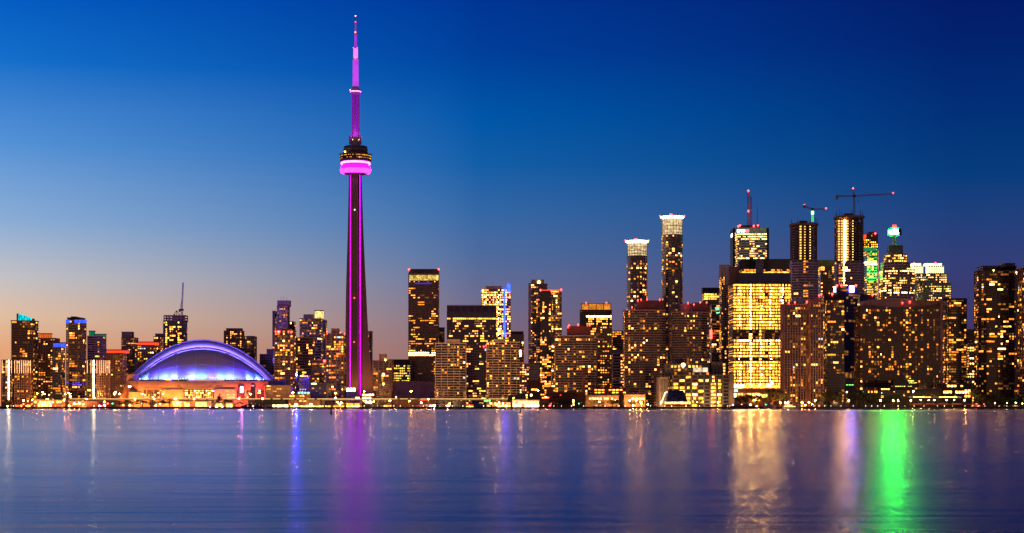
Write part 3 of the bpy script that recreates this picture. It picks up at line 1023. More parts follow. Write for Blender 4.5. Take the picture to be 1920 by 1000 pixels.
# the sign: letters and a red roundel
b = MB()
b.box(t.lx(1380.5), t.lx(1404.5), -1.5, -1.2, t.lz(436.4), t.lz(430.2))
sg = b.build('sign', em('sign_panel_light', (.55, .66, .75), .55), t.root)
cu = bpy.data.curves.new('lettering', 'FONT')
cu.body = 'BMO'
cu.size = 6.6
cu.extrude = 0.15
cu.align_x = 'LEFT'
cu.offset = 0.13
cu.materials.append(em('letter_white_light', (.9, 1, 1), 5))
tmp = bpy.data.objects.new('lettering_curve', cu)
COL.objects.link(tmp)
bpy.context.view_layer.update()
tme = bpy.data.meshes.new_from_object(tmp.evaluated_get(bpy.context.evaluated_depsgraph_get()))
bpy.data.objects.remove(tmp)
fo = bpy.data.objects.new('lettering', tme)
fo.location = (t.lx(1381.5), -1.75, t.lz(435.8))
fo.rotation_euler = (math.radians(90), 0, 0)
fo.parent = sg
COL.objects.link(fo)
b = MB()
n = 20
b.loft([[(t.lx(1401.3) + 2.6 * math.cos(2 * math.pi * i / n), yy, t.lz(433.4) + 2.6 * math.sin(2 * math.pi * i / n)) for i in range(n)] for yy in (-1.9, -1.51)])
b.build('roundel', em('roundel_red_light', (1, .08, .1), 4), sg)
b = MB()
b.box(t.x0 - t.cx + 1.9, t.x0 - t.cx + 2.25, 8, 26, t.lz(443), t.lz(437))
b.build('side_sign', em('letter_white_light', (.9, 1, 1), 5), t.root)
b = MB()
for k in range(46):
    z = k * 4.2
    b.box(t.x0 - t.cx + 2.0, t.x0 - t.cx + 2.6, 3.2, 39.8, z, z + 2.2)
b.build('side_band', WHITE, t.root)
t.done()

t = T('office_tower', 'wide black bank tower with two glowing amber floors behind the golden office', 1386, 1482, 487, 2740, 34, 'glass', cat='office tower', p=0.25, hid=560, pal=[(WARM, 3), (AMB, 3)], over=dict(frame=BLACK, core=G_BLK, fh=3.9), done=False,
      bands=[(487, 506, 0, GOLD), (506, 510, .55, AMB), (511, 515, .9, WARM)])
t.bx('grey_shaft', GREY, 1417, 1432, 485, 520, -2, 4)
t.done()
# the golden office
t = Tower('office_tower', 'broad golden office tower, fully lit, under a dark blue blank crown', 'office tower', 1367, 1483, 2190, 40, 'towers of the city skyline')
t.block('office', 532, p=.99, hid=735, pal=[(GOLD, 6), (WARM, 1), (OFFC, 2)], over=dict(core=G_BRN, frame=pm('bronze_frame', (.12, .08, .045), .5), fh=4.1, bw=4.3, sh=1.5, sp=.5, pw=.3, pp=.3, pe=2, fw=.96, fhh=.9),
        bands=[(616, 634, .35, DIM), (636, 641, .95, PALE), (641, 646, .9, WARM), (651, 656, .95, PALE), (671, 675, .2, DIM)],
        cols=[(1387, 2.2, .97, PALE), (1407, 2.2, .97, PALE), (1427, 1.6, .95, OFFC), (1466, 2.4, .9, PALE)])
b = MB()
for p in (1387, 1407, 1427, 1445, 1466):
    for k in range(46):
        z = 14 + k * 4.1
        if z > t.lz(535) or (636 > HY - (z + GZ - CH) / t.Y * F > 614) or t.rng.random() < .25:
            continue
        xx = t.lx(p) + t.rng.uniform(-1, 1)
        b.box(xx - .38, xx + .38, -1.1, -.7, z, z + .6)
o = b.build('bead_light', BEAD, t.root)
o['kind'] = 'stuff'
t.bx('crown', pm('navy_panel', (.02, .03, .11), .35, spec=.5), 1384, 1482, 513, 531, 1, 36)
b = MB()
b.box(t.lx(1383), t.x1 - t.cx + .3, .6, 1.4, t.lz(531.2), t.lz(530))
b.box(t.lx(1383), t.x1 - t.cx + .3, .6, 38, t.lz(512.9), t.lz(511.8))
b.build('crown_edge', DARK, t.root)
t.bx('roof_box', pm('brown_panel', (.14, .10, .09), .6), 1366.5, 1386, 500, 532.2, 6, 30)
b = MB()
for k in range(54):
    z = 4 + k * 2.95
    b.box(t.x0 - t.cx - .75, t.x0 - t.cx - .1, 0.5, 39, z, z + 2.2)
b.build('side_cladding', pm('inner_glow_tan', (.50, .36, .20), .6), t.root)  # tan lightened to stand for light from inside
t.done()

# -- unfinished twins with cranes
def unfinished(label, px0, px1, top, Y, mid, cols, seed):
    t = Tower('unfinished_tower', label, 'unfinished tower', px0, px1, Y, 36, 'unfinished concrete towers with cranes', seed)
    t.block('slabs', mid, shape='oct', p=0.02, hid=560, over=dict(core=G_BLK, frame=pm('grey_violet_concrete', (.62, .48, .52), .8), sh=1.5, sp=.8, fh=4.0), cols=cols, cap=False)
    w = (t.x1 - t.x0)
    zt, zm = t.lz(top + 4), t.lz(mid)
    poly = [(x, y) for x, y in footprint('oct', w - 1, 36)]
    b = MB()
    b.prism(offset(poly, -7), zm, zt - .2)
    b.build('inner_core', pm('raw_concrete_core', (.11, .07, .05), .9), t.root)
    b = MB()
    nfl = int((zt - zm) / 4.0)
    for k in range(nfl):
        z = zm + k * 4.0
        b.prism(poly, z + .1, z + .75)
    b.build('floor_slab_pattern', pm('raw_slab', (.28, .17, .12), .9), t.root)
    b = MB()
    for i in range(len(poly)):
        a, c = Vector(poly[i]), Vector(poly[(i + 1) % len(poly)])
        n = max(1, int((c - a).length / 4.5))
        for j in range(n):
            q = (a + (c - a) * (j / n)) * .97 + Vector((0, 18)) * .03
            b.box(q.x - .4, q.x + .4, q.y - .4, q.y + .4, zm, zt)
    b.build('column_pattern', pm('raw_column', (.22, .13, .09), .9), t.root)
    b = MB()
    b.prism(offset(poly, 1.6), zt, t.lz(top))
    b.build('safety_deck', pm('formwork_timber', (.30, .17, .10), .85), t.root)
    b = MB()
    for i in range(16):
        a, c = Vector(poly[i % 8]), Vector(poly[(i + 1) % 8])
        q = a + (c - a) * t.rng.random()
        hh = 2 + 7 * t.rng.random()
        b.box(q.x - .25, q.x + .25, q.y - .25, q.y + .25, t.lz(top), t.lz(top) + hh)
    b.box(-w * .2, w * .1, 8, 22, t.lz(top), t.lz(top) + 4)
    b.build('formwork_pattern', DARK, t.root)
    # work lights hung floor by floor behind the edge
    for (px, wd, mat, r) in [c_[:1] + (c_[1],) + (c_[4], c_[5]) for c_ in cols_ex]:
        k = 0
        z = zm + 2.3
        while z < zt - 2 and k < 60:
            bb = MB()
            bb.box(-r, r, -.25, .25, -r * .8, r * .8)
            bb.build('work_light', mat, t.root, (t.lx(px), -0.2, z))
            z += 4.0
            k += 1
    t.done()
    return t


cols_ex = [(1501, 1, 0, 0, em('work_amber_light', (1, .5, .1), 2.2, .3), 1.3), (1509, 1, 0, 0, MATS['work_amber_light'], .9), (1519, 1, 0, 0, em('work_yellow_light', (1, .7, .2), 2.6, .3), .8)]
unfinished('unfinished tower with brown open floors, below the crane on a green lit mast', 1479, 1535, 418, 2480, 488, [(1501, 1.6, .9, AMB), (1509, 1.4, .7, AMB)], 31)
WHL = em('work_white_gold_light', (1, .42, .1), 110, .3, sample=True)
cols_ex = [(1573, 1, 0, 0, MATS['work_amber_light'], 1.4), (1578.5, 1, 0, 0, MATS['work_amber_light'], 1.3), (1584, 1, 0, 0, WHL, 1.5), (1589, 1, 0, 0, MATS['work_amber_light'], 1.3), (1599, 1, 0, 0, MATS['work_yellow_light'], .8)]
unfinished('unfinished tower with a glowing golden hoist column, below the long red tipped crane', 1562, 1622, 404, 2560, 490, [(1573, 1.4, .6, AMB), (1578, 1.4, .8, AMB), (1584, 1.8, .98, HOT), (1589, 1.4, .8, AMB), (1599, 1.2, .8, WARM)], 32)
T('office_tower', 'dark brown office tower between the two unfinished towers', 1534, 1567, 500, 2860, 26, 'glass_grey', cat='office tower', p=0.2, hid=560, pal=[(GOLD, 2), (DIM, 3)], over=dict(core=G_BLK, frame=BROWN), pent=[(1535, 1566, 488, BROWN)], bands=[(501, 508, .5, GOLD)])
t = T('office_tower', 'dark red granite tower with an orange red emblem on its top corner', 1614, 1646, 440, 3000, 28, 'brick', cat='office tower', p=0.3, hid=480, pal=[(WARM, 3), (GOLD, 3)], over=dict(frame=pm('dark_granite', (.10, .055, .04), .6), fh=4), done=False,
      bands=[(440, 449, .12, AMB), (452, 464, .75, GOLD)], lamps=[(1641, 438, RED_L, 1.6)], pent=[(1630, 1640, 435)])
b = MB()
y = -1.2
pts = [(1614, 441), (1624, 440), (1624, 445), (1622, 450), (1619.5, 452), (1617, 450), (1614.5, 445)]
b.loft([[(t.lx(p), yy, t.lz(q)) for p, q in pts] for yy in (-1.6, -.9)])
b.build('emblem', em('emblem_red_light', (1, .09, .01), 1.4), t.root)
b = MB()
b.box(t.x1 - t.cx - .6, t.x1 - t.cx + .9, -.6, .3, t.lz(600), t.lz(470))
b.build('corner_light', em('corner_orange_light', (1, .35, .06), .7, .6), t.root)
t.done()
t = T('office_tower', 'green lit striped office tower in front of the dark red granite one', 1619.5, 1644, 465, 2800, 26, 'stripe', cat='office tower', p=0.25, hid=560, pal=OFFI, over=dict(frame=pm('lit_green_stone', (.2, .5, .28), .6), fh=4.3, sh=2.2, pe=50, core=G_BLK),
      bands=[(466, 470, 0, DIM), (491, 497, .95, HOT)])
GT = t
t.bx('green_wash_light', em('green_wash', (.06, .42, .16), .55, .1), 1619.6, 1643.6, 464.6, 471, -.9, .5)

# pyramid-stepped tower with the beacon
STN = pm('olive_stone', (.62, .50, .30), .8)
t = Tower('office_tower', 'stepped stone office tower carrying the brilliant green beacon mast', 'office tower', 1645, 1718, 2760, 52, 'towers of the city skyline')
o_ = dict(frame=STN, core=G_BRN, fh=4.0, sh=1.9, sp=.3, pp=.45, pw=.7, pe=2, bw=3.2)
t.block('stripe', 506, 1646, 1718, p=.34, hid=560, pal=[(OFFC, 3), (WARM, 2), (PALE, 2)], over=o_, shape='oct', bands=[(505, 512, .95, PALE), (530, 534, .7, OFFC), (545, 549, .85, HOT)], wall='main_shaft')
t.block('stripe', 492, 1649, 1709, bot=506, dy=5, d=42, p=.05, pal=OFFI, over=o_, shape='oct', wall='upper_tier')
t.block('stripe', 477, 1656, 1702, bot=492, dy=9, d=34, p=.55, pal=OFFI, over=o_, shape='oct', wall='upper_tier')
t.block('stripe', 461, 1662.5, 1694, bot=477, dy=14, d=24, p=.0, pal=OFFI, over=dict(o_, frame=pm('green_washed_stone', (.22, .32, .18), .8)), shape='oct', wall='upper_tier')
b = MB()
y = 26
zz = lambda p: t.lz(p, t.Y + y)
b.lathe([(3.6, zz(462)), (3.4, zz(447)), (2.7, zz(446.8)), (2.7, zz(440))], 16)
b.build('beacon_mast', pm('pale_green_mast', (.45, .55, .42), .5), t.root, (t.lx(1677, t.Y + y), y, 0))
b = MB()
b.lathe([(6.4, zz(439.2)), (8.8, zz(437.8)), (8.8, zz(432.2)), (6.4, zz(430.8))], 20)
b.build('beacon', em('green_beacon_light', (.014, 1.0, .05), 650, sample=True), t.root, (t.lx(1677, t.Y + y), y, 0))
b = MB()
for z in (441.6, 428.6):
    b.lathe([(6.5, zz(z)), (8.0, zz(z - .5)), (8.0, zz(z - 1.3)), (6.5, zz(z - 1.8))], 20)
b.build('halo_ring', em('green_halo_glow', (.0, .9, .12), 1.4), t.root, (t.lx(1677, t.Y + y), y, 0))  # rings added to stand for the beacon's green halo
b = MB()
for i in range(-6, 13):
    an = math.radians(20 + i * 13)
    b.box(10.4 * math.cos(an) - 1.1, 10.4 * math.cos(an) + 1.1, 10.4 * math.sin(an) - 1.1, 10.4 * math.sin(an) + 1.1, zz(442), zz(429.5))
b.build('added_spill_shield', DARK, t.root, (t.lx(1677, t.Y + y), y, 0))  # added plates that keep the beacon's spill off the neighbouring towers
b = MB()
b.tube((0, 0, zz(430.4)), (0, 0, zz(427)), .8, 6)
b.box(-3.2, 3.2, -1, 1, zz(427), zz(421.8))
b.build('red_beacon', em('red_beacon_light', (1, .10, .04), 2.2), t.root, (t.lx(1677, t.Y + y), y, 0))
t.done()
t = Tower('office_tower', 'stone tower with two floodlit white round crowns right of the green beacon tower', 'office tower', 1708, 1783, 2880, 50, 'towers of the city skyline')
o_ = dict(frame=pm('green_grey_stone', (.55, .62, .32), .8), core=G_BLK, fh=4.0, sh=1.9, sp=.3, pp=.5, pw=1.0, pe=1, bw=3.2)
t.block('stripe', 531, 1718, 1783, p=.4, hid=560, pal=[(OFFC, 3), (LIME, 1), (PALE, 2)], over=o_, wall='main_shaft')
t.block('stripe', 514, 1708, 1775, bot=531, dy=3, d=42, p=.4, pal=[(OFFC, 3), (LIME, 1), (PALE, 2)], over=o_, wall='upper_tier')
CRW = em('self_lit_white_stone', (.85, .92, .45), 2.0, .15, cell=3, sample=True)  # stone glows by itself in place of floodlights
for (a, c, a2, c2) in ((1708, 1731, 1710, 1727), (1736, 1770, 1735, 1766)):
    t.block('brick', 499, a, c, bot=514, dy=8, d=18, shape='bow', p=0, over=dict(core=G_BLK, frame=CRW, fh=3.6, sh=2.0, pw=1.8, bw=3.4), cap=False, wall='crown_wall')
    t.bx('crown', CRW, a2, c2, 494, 498.6, 10, 14)
for q in ((1714, 493.5), (1754, 493)):
    t.lamp(q[0], q[1], RED_L, 1.2, 9)
t.done()
# navy mechanical box with the white-blue square sign
t = Tower('office_tower', 'navy blue blank walled tower with a glowing white square sign', 'office tower', 1561, 1609, 2340, 34, 'towers of the city skyline')
NAVY = pm('navy_wall', (.015, .018, .085), .5, spec=.4)
t.block('glass', 537, 1569, 1608, p=0.08, hid=600, over=dict(core=NAVY, frame=NAVY, sh=.3), pal=[(DIM, 1)], wall='blank_wall')
t.block('slabs', 538, 1561, 1568.6, p=.2, hid=580, dy=1, d=30, over=dict(frame=BROWN, core=G_BLK), pal=HOME, bands=[(538, 548, 0, DIM)])
b = MB()
b.box(t.lx(1592.5), t.lx(1601), -1.4, -.7, t.lz(548), t.lz(536.5))
b.build('square_sign', em('blue_white_sign_light', (.20, .12, 1.0), 110, sample=True), t.root)
b = MB()
b.box(t.lx(1562.6), t.lx(1567.2), -1.6, -.9, t.lz(548.5), t.lz(537.5))
b.build('side_sign', em('blue_white_small_sign', (.45, .62, 1.0), 4, sample=True), t.root)
for q in ((1569.5, 535.5), (1577.5, 535.5), (1605, 535.5), (1560.5, 551.5)):
    t.lamp(q[0], q[1], RED_L, 1.5, -2)
t.done()

# -- right foreground condos
def pier_condo(label, px0, px1, top, Y, pal, p, frame, lamps, pents, shape='box', style='piers', hid=750, **kw):
    return T('condo_tower', label, px0, px1, top, Y, 28, style, shape=shape, p=p, pal=pal, hid=hid, lamps=lamps, pent=pents, over=dict(frame=frame, **kw), group='condo towers on the right shore')


LIL = pm('lilac_concrete', (.36, .22, .19), .8)
pier_condo('condo with pinkish vertical piers, right next to the golden office', 1464, 1511, 571, 1990, HOME, .22, LIL, [(1479, 568, RED_L, 1), (1490.5, 567, RED_L, 1)], [(1474, 1508, 568)])
pier_condo('condo with pinkish piers and a stepped roof, second from the golden office', 1512, 1543, 566, 1985, HOME, .26, LIL, [(1513, 566, RED_L, 1), (1536, 554, RED_L, 1.1), (1540, 552, RED_L, 1.1)], [(1516, 1541, 561, LIL)])
pier_condo('blue black glass condo with scattered bright windows left of the dark gap', 1543.5, 1583, 563, 2030, HOME, .27, DARK, [(1560.5, 552, RED_L, 1.2)], [(1545, 1577, 553, BLACK)], style='glass', fh=3.1)
T('office_block', 'dark reddish block recessed behind the blue black glass condo', 1581, 1606, 590, 2420, 26, 'brick', cat='office block', p=0.14, hid=700, pal=[(AMB, 2), (DIM, 4)], over=dict(core=G_BLK, frame=pm('deep_red_brick', (.09, .035, .035), .8)), bands=[(672, 677, .9, WARM)])
T('office_block', 'dark roofed block with a lit white cornice behind the wide curved condo', 1580, 1642, 569, 2520, 26, 'glass', cat='office block', p=0.06, hid=600, pal=[(PALE, 1)], over=dict(core=G_BLK, frame=BLACK), bands=[(568, 574, .8, PALE)], pent=[(1612, 1640, 553, NAVY)], lamps=[(1636, 553, RED_L, 1.6)])
t = T('condo_tower', 'very wide dark condo slab with thin balcony bands and a curved front', 1603, 1766, 575, 2080, 30, 'balcony', shape='dish', p=0.17, pal=ORNG, hid=742, over=dict(core=G_BLK, frame=pm('umber_band', (.14, .075, .05), .85), sh=.55, pe=5, pw=.35), group='condo towers on the right shore',
      pent=[(1619, 1632, 565, PURP), (1633, 1712, 562, PURP), (1712.5, 1764, 564, BROWN)], lamps=[(1692, 568, RED_L, .9, 3), (1706, 566, RED_L, 1.1, 3)])
b = MB()
b.box(t.lx(1762.5), t.lx(1767), -2.5, -1.3, 0, t.lz(561))
b.build('end_pier', PURP, t.root)
pier_condo('black condo tower at the right end of the very wide curved slab', 1768, 1812, 562, 2110, ORNG, .24, BLACK, [], [(1768.5, 1811, 560, BLACK)], style='balcony_dark')
pier_condo('low dark block with a lit side behind the two black condos', 1803, 1832, 619, 2420, ORNG, .02, BLACK, [], [], style='slabs', hid=640)
pier_condo('small sand coloured building with a lit cornice in the gap between black condos', 1807, 1832, 645, 2300, [(PALE, 2), (WARM, 3)], .3, pm('lit_sand_stone', (.42, .30, .13), .8), [], [], style='brick', hid=712, fh=3.6)
T('condo_tower', 'tall black condo with rough balcony edges and a pale roof box', 1824, 1913, 508, 2060, 34, 'balcony_dark', shape='oct', p=.17, pal=HOME, hid=748, over=dict(core=G_BLK, frame=pm('umber_dark', (.08, .05, .045), .85)), group='condo towers on the right shore',
  pent=[(1843, 1906, 499, DARK), (1868, 1886, 500, GREY), (1884, 1903, 494, DARK)], lamps=[(1863, 507, HOT, .8), (1906, 511, HOT, 1.0)])
T('condo_tower', 'condo tower cut by the right picture edge, with orange lit pier', 1908, 1990, 501, 2010, 30, 'piers', p=.2, pal=HOME, hid=745, over=dict(frame=pm('orange_brown_pier', (.32, .17, .09), .8), pe=3), group='condo towers on the right shore')
# ---------------------------------------------------------------- the needle tower
TY = 2400.0
troot = thing('observation_tower', 'very tall needle tower lit magenta, with a round pod and long antenna', 'tower', (X(666.8, TY), TY, GZ))
tz = lambda py: Z(py, TY) - GZ
tx = lambda px: X(px, TY) - troot.location.x
SHAFT = pm('tower_concrete', (.15, .095, .065), .85, var=.12, scale=.03)
MAG = em('magenta_led_strip', (.60, .001, .92), 5, .35, cell=2.2)
legs = [(math.radians(268), [(745, 22), (600, 14.5), (450, 10.5), (330, 8.3)], 6.0), (math.radians(8), [(745, 27.5), (700, 23.5), (640, 18.5), (540, 14.8), (440, 11.2), (330, 8.4)], 5.6),
        (math.radians(166), [(745, 14.8), (640, 14.2), (540, 13.2), (440, 10.8), (330, 8.9)], 5.6)]


def interp(tab, py):
    if py >= tab[0][0]:
        return tab[0][1] + (py - tab[0][0]) * .16
    for (a, r0), (b_, r1) in zip(tab, tab[1:]):
        if py >= b_:
            return r0 + (r1 - r0) * (a - py) / (a - b_)
    return tab[-1][1]


rings = []
order = sorted(legs, key=lambda q: q[0] % (2 * math.pi))
for py in [762, 745, 720, 690, 660, 630, 600, 560, 520, 480, 440, 400, 360, 330, 326]:
    ring = []
    core = 5.6 + (py - 326) / 436 * 2.2
    for a, tab, hw in order:
        R = interp(tab, py)
        hw2 = hw * (.78 + .22 * (py - 326) / 436)
        d, n = Vector((math.cos(a), math.sin(a))), Vector((-math.sin(a), math.cos(a)))
        for rr, side, k in ((core * .75, -1, 1.0), (R, -1, .86), (R, 1, .86), (core * .75, 1, 1.0)):
            q = d * rr + n * (side * hw2 * k)
            ring.append((q.x, q.y, tz(py)))
    rings.append(ring)
b = MB()
b.loft(rings)
b.build('shaft', SHAFT, troot)
for px0, px1, dyy, w in ((657.4, 659.1, -9.5, .42), (674.8, 676.6, -9.0, .55)):
    b = MB()
    z0, z1 = tz(734 if px0 < 660 else 741), tz(329)
    k = 0
    n = 92
    for i in range(n):
        za, zb = z0 + (z1 - z0) * i / n, z0 + (z1 - z0) * (i + .78) / n
        f = 1 - i / n
        xc = tx((px0 + px1) / 2) + (.9 * f if px0 > 660 else -.5 * f)
        yy = -8.2 - 2.2 * f
        b.box(xc - w * .75, xc + w * .75, yy - .6, yy + 3.5, za, zb)
    b.build('light_strip_pattern', MAG, troot)
b = MB()
for p in (658.3, 675.8):
    b.box(tx(p) - 1.1, tx(p) + 1.9, -7.4, -3, tz(742), tz(328))
b.build('lift_shaft', DARK, troot)
for py in (395, 560, 642.5):
    b = MB()
    b.ball((0, 0, 0), .75)
    b.build('warning_lamp', RED_L if py > 500 else em('small_white_lamp', (1, .9, .9), 6), troot, (tx(666.2), -interp(legs[0][1], py) - .8, tz(py)))

MAGP = em('pod_magenta_light', (.70, .003, .95), 6, .12, cell=1.6, sample=True)
MAGW = em('pod_white_magenta_light', (1.0, .14, 1.0), 7, .35, cell=3, sample=True)
PODC = pm('pod_metal', (.10, .06, .07), .5, var=.15)


def ringpart(name, prof, mat, n=48, smooth=True):
    b = MB()
    b.lathe([(r, tz(p)) for r, p in prof], n)
    return b.build(name, mat, troot, smooth=smooth)


ringpart('pod_underside', [(6, 328.5), (17, 326.6), (19.5, 325.2)], pm('pod_soffit', (.30, .16, .18), .6))
ringpart('radome', [(18.6, 326.0), (20.6, 324.4), (21.9, 321.5), (22.1, 318)], em('pod_pink_light', (.8, .008, 1.0), 20, .25, cell=1.2, sample=True))
ringpart('radome', [(22.1, 317.95), (21.6, 314.5), (20.2, 311.8), (18.8, 310.6)], MAGP)
ringpart('pod_neck', [(19, 310.8), (19, 304)], pm('magenta_soffit', (.35, .05, .5), .6))
b = MB()
for i in range(24):
    a = 2 * math.pi * (i + .5) / 24
    for s_ in (-.42, .0, .42):
        q = a + s_ * .22
        b.tube((20.4 * math.cos(q), 20.4 * math.sin(q), tz(308.3)), (20.4 * math.cos(q), 20.4 * math.sin(q), tz(305.2)), 1.0, 6)
b.build('pod_light_ring_pattern', MAGW, troot)
ringpart('lower_deck', [(20.5, 304.6), (22.6, 303.9), (22.8, 300.2), (22.2, 299.6)], PODC)
ringpart('window_band', [(22.3, 299.6), (22.6, 297.6)], G_BLK)
ringpart('main_deck', [(23.2, 297.5), (23.4, 295.8), (23.0, 295.6)], PODC)
ringpart('window_band', [(22.8, 295.6), (23.1, 292.4)], G_BRN)
ringpart('upper_deck', [(23.6, 292.3), (23.8, 290.8), (21, 289.6), (17.8, 288.2), (17.4, 285)], PODC)
ringpart('plant_floor', [(17.0, 285), (17.0, 282.2), (17.6, 282.1), (17.6, 280.2), (17.0, 280.1), (17.0, 275.6), (15.5, 274.8)], pm('pod_roof_metal', (.10, .085, .12), .5, var=.1))
OGW = em('restaurant_amber_light', (1, .42, .12), 1.1, .6, cell=2)
rr = random.Random(4)
DECKS = {o.name.split('.')[0]: o for o in S.objects if o.parent == troot}
for i in range(60):
    a = math.pi + math.pi * (i + .5) / 60
    for zc, r in ((298.6, 22.55), (294, 23.1)):
        if rr.random() < (.55 if zc < 296 else .35) * (1.2 if 38 < i < 56 else .8):
            b = MB()
            b.box(-.5, .5, -.12, .12, -.45, .45)
            o = b.build('window', OGW if rr.random() < .8 else WARM, DECKS['lower_deck' if zc > 296 else 'upper_deck'], (r * math.cos(a), r * math.sin(a), tz(zc)))
            o.rotation_euler.z = a + math.pi / 2
b = MB()
for i in range(36):
    a = 2 * math.pi * i / 36
    b.tube((23.7 * math.cos(a), 23.7 * math.sin(a), tz(291.2)), (24.2 * math.cos(a), 24.2 * math.sin(a), tz(289.4)), .12, 4)
    a2 = 2 * math.pi * (i + 1) / 36
    b.tube((24.2 * math.cos(a), 24.2 * math.sin(a), tz(289.4)), (24.2 * math.cos(a2), 24.2 * math.sin(a2), tz(289.4)), .12, 4)
b.build('deck_railing', PODC, troot)
b = MB()
b.ball((0, 0, 0), 1.2)
b.build('deck_lamp', em('yellow_deck_lamp', (1, .8, .15), 12), troot, (tx(649.5), -18.8, tz(288.6)))
# upper concrete mast, little pod and antenna
MAST = pm('upper_mast_concrete', (.34, .24, .36), .7, var=.12)
MAST_GLOW = em('mast_wash_glow', (.36, .003, .72), .75, .1, cell=4)  # magenta flood wash put into glowing panels on the mast
b = MB()


def hexr(r, z, k=6, ph=0.0):
    return [(r * math.cos(ph + 2 * math.pi * i / k), r * math.sin(ph + 2 * math.pi * i / k), z) for i in range(k)]


b.loft([hexr(6.6, tz(275)), hexr(6.4, tz(250)), hexr(5.9, tz(176))])
b.build('upper_mast', MAST, troot)
for a in (math.radians(240), math.radians(300), math.radians(180), math.radians(0), math.radians(90)):
    b = MB()
    q = 5.75
    for k in range(15):
        z0 = tz(249 - k * 4.9)
        w = 1.55
        b.box(-w, w, -.35, .2, z0, z0 + 3.4)
    o = b.build('wash_glow_pattern', MAST_GLOW, troot, (q * math.cos(a), q * math.sin(a), 0))
    o.rotation_euler.z = a + math.pi / 2
for a in (215, 325, 90):
    b = MB()
    b.box(-1.6, 1.6, -1.4, 1.4, tz(272), tz(258))
    b.box(-1.9, 1.9, -1.7, 1.7, tz(258), tz(256.4))
    o = b.build('equipment_bracket', pm('bracket_violet', (.30, .18, .34), .6), troot, (8.9 * math.cos(math.radians(a)), 8.9 * math.sin(math.radians(a)), 0))
ringpart('small_pod', [(5.9, 178), (6.4, 176.4), (7.2, 175.4), (7.6, 173), (7.5, 171), (6.6, 169.6), (6.6, 167), (5.2, 164.5), (4.6, 163)], pm('small_pod_metal', (.5, .35, .55), .5), 28)
ringpart('small_pod_light', [(7.65, 173.4), (7.8, 172.6), (7.65, 171.8)], MAGW, 28)
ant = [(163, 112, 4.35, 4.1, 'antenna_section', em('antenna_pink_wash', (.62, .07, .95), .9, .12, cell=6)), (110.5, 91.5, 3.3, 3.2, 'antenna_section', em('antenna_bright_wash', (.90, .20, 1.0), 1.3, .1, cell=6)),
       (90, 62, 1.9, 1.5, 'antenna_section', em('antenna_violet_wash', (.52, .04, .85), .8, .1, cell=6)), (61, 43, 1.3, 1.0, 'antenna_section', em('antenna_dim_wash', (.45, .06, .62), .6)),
       (42, 32, .8, .55, 'antenna_tip', pm('maroon_tip', (.25, .03, .05), .5))]
for p0, p1, r0, r1, nm, m_ in ant:  # the antenna's flood wash is put into the sections' own glow
    b = MB()
    b.lathe([(r0, tz(p0)), (r1, tz(p1))], 10)
    b.build(nm, m_, troot)
for py, r in ((111.2, 4.5), (90.7, 3.5), (61.5, 1.9), (42.5, 1.3)):
    b = MB()
    b.lathe([(r * .8, tz(py + 1)), (r, tz(py + .6)), (r, tz(py - .4)), (r * .8, tz(py - .8))], 12)
    b.build('platform_ring', REDP, troot)
for px, py, m_, r in ((660.5, 91, RED_L, .6), (667.5, 91, RED_L, .6), (664, 62, em('orange_red_lamp', (1, .2, .05), 6), 1.1), (664, 42, RED_L, .7), (664, 30.4, HOT, .6), (664, 111, RED_L, .8), (657, 170, HOT, .5), (672, 170, HOT, .5),
                      (662, 263, HOT, .5), (674, 263, HOT, .5), (666.7, 273.5, HOT, .6)):
    b = MB()
    b.ball((0, 0, 0), r)
    b.build('warning_lamp', m_, troot, (tx(px) if py > 160 else (tx(px) - tx(664)), -4.6 if py > 60 else -1.8, tz(py)))


def spot(name, parent, loc, to, watts, color, ang=60, blend=.6, size=1.0):
    l_ = bpy.data.lights.new(name, 'SPOT')
    l_.energy = watts
    l_.color = color
    l_.spot_size = math.radians(ang)
    l_.spot_blend = blend
    l_.shadow_soft_size = size
    o = bpy.data.objects.new(name, l_)
    o.location = loc
    o.rotation_euler = (Vector(to) - Vector(loc)).to_track_quat('-Z', 'Y').to_euler()
    o.parent = parent
    COL.objects.link(o)
    return o


for a in (200, 250, 290, 340, 90):
    ca, sa = math.cos(math.radians(a)), math.sin(math.radians(a))
    spot('floodlight', troot, (15 * ca, 15 * sa, tz(274)), (5 * ca, 5 * sa, tz(225)), 4e4, (.75, .03, 1), 50)

# ---------------------------------------------------------------- domed stadium
DY = 2330.0
dcx = X(380, DY)
droot = thing('domed_stadium', 'huge stadium with a white ribbed dome roof floodlit blue and violet', 'stadium', (dcx, DY, GZ))
dz = lambda py, dy=0.0: Z(py, DY + dy) - GZ
DROT = math.atan2(-dcx, DY)           # the stadium faces the water front of the picture
droot.rotation_euler.z = DROT
dx = lambda px, dy=0.0: (px - 380) / F * (DY + dy) * math.cos(DROT)
ROOFM = pm('white_roof_membrane', (.44, .42, .50), .55, var=.06, scale=.05)
half = (dx(518, 70) - dx(240, 70)) / 2
ocx = (dx(518, 70) + dx(240, 70)) / 2
zb, zt_ = dz(713, 0), dz(638.5, 75)
rise = zt_ - zb
NS = 64


def arch(k, h, y, cx=ocx, zb_=None, wk=None):
    """parabola-like arch section: k scales the width, h the rise"""
    z0 = zb if zb_ is None else zb_
    out = []
    for i in range(NS + 1):
        t = -1 + 2 * i / NS
        out.append((cx + half * k * t, y, z0 + rise * h * (1 - abs(t) ** 2.05)))
    return out


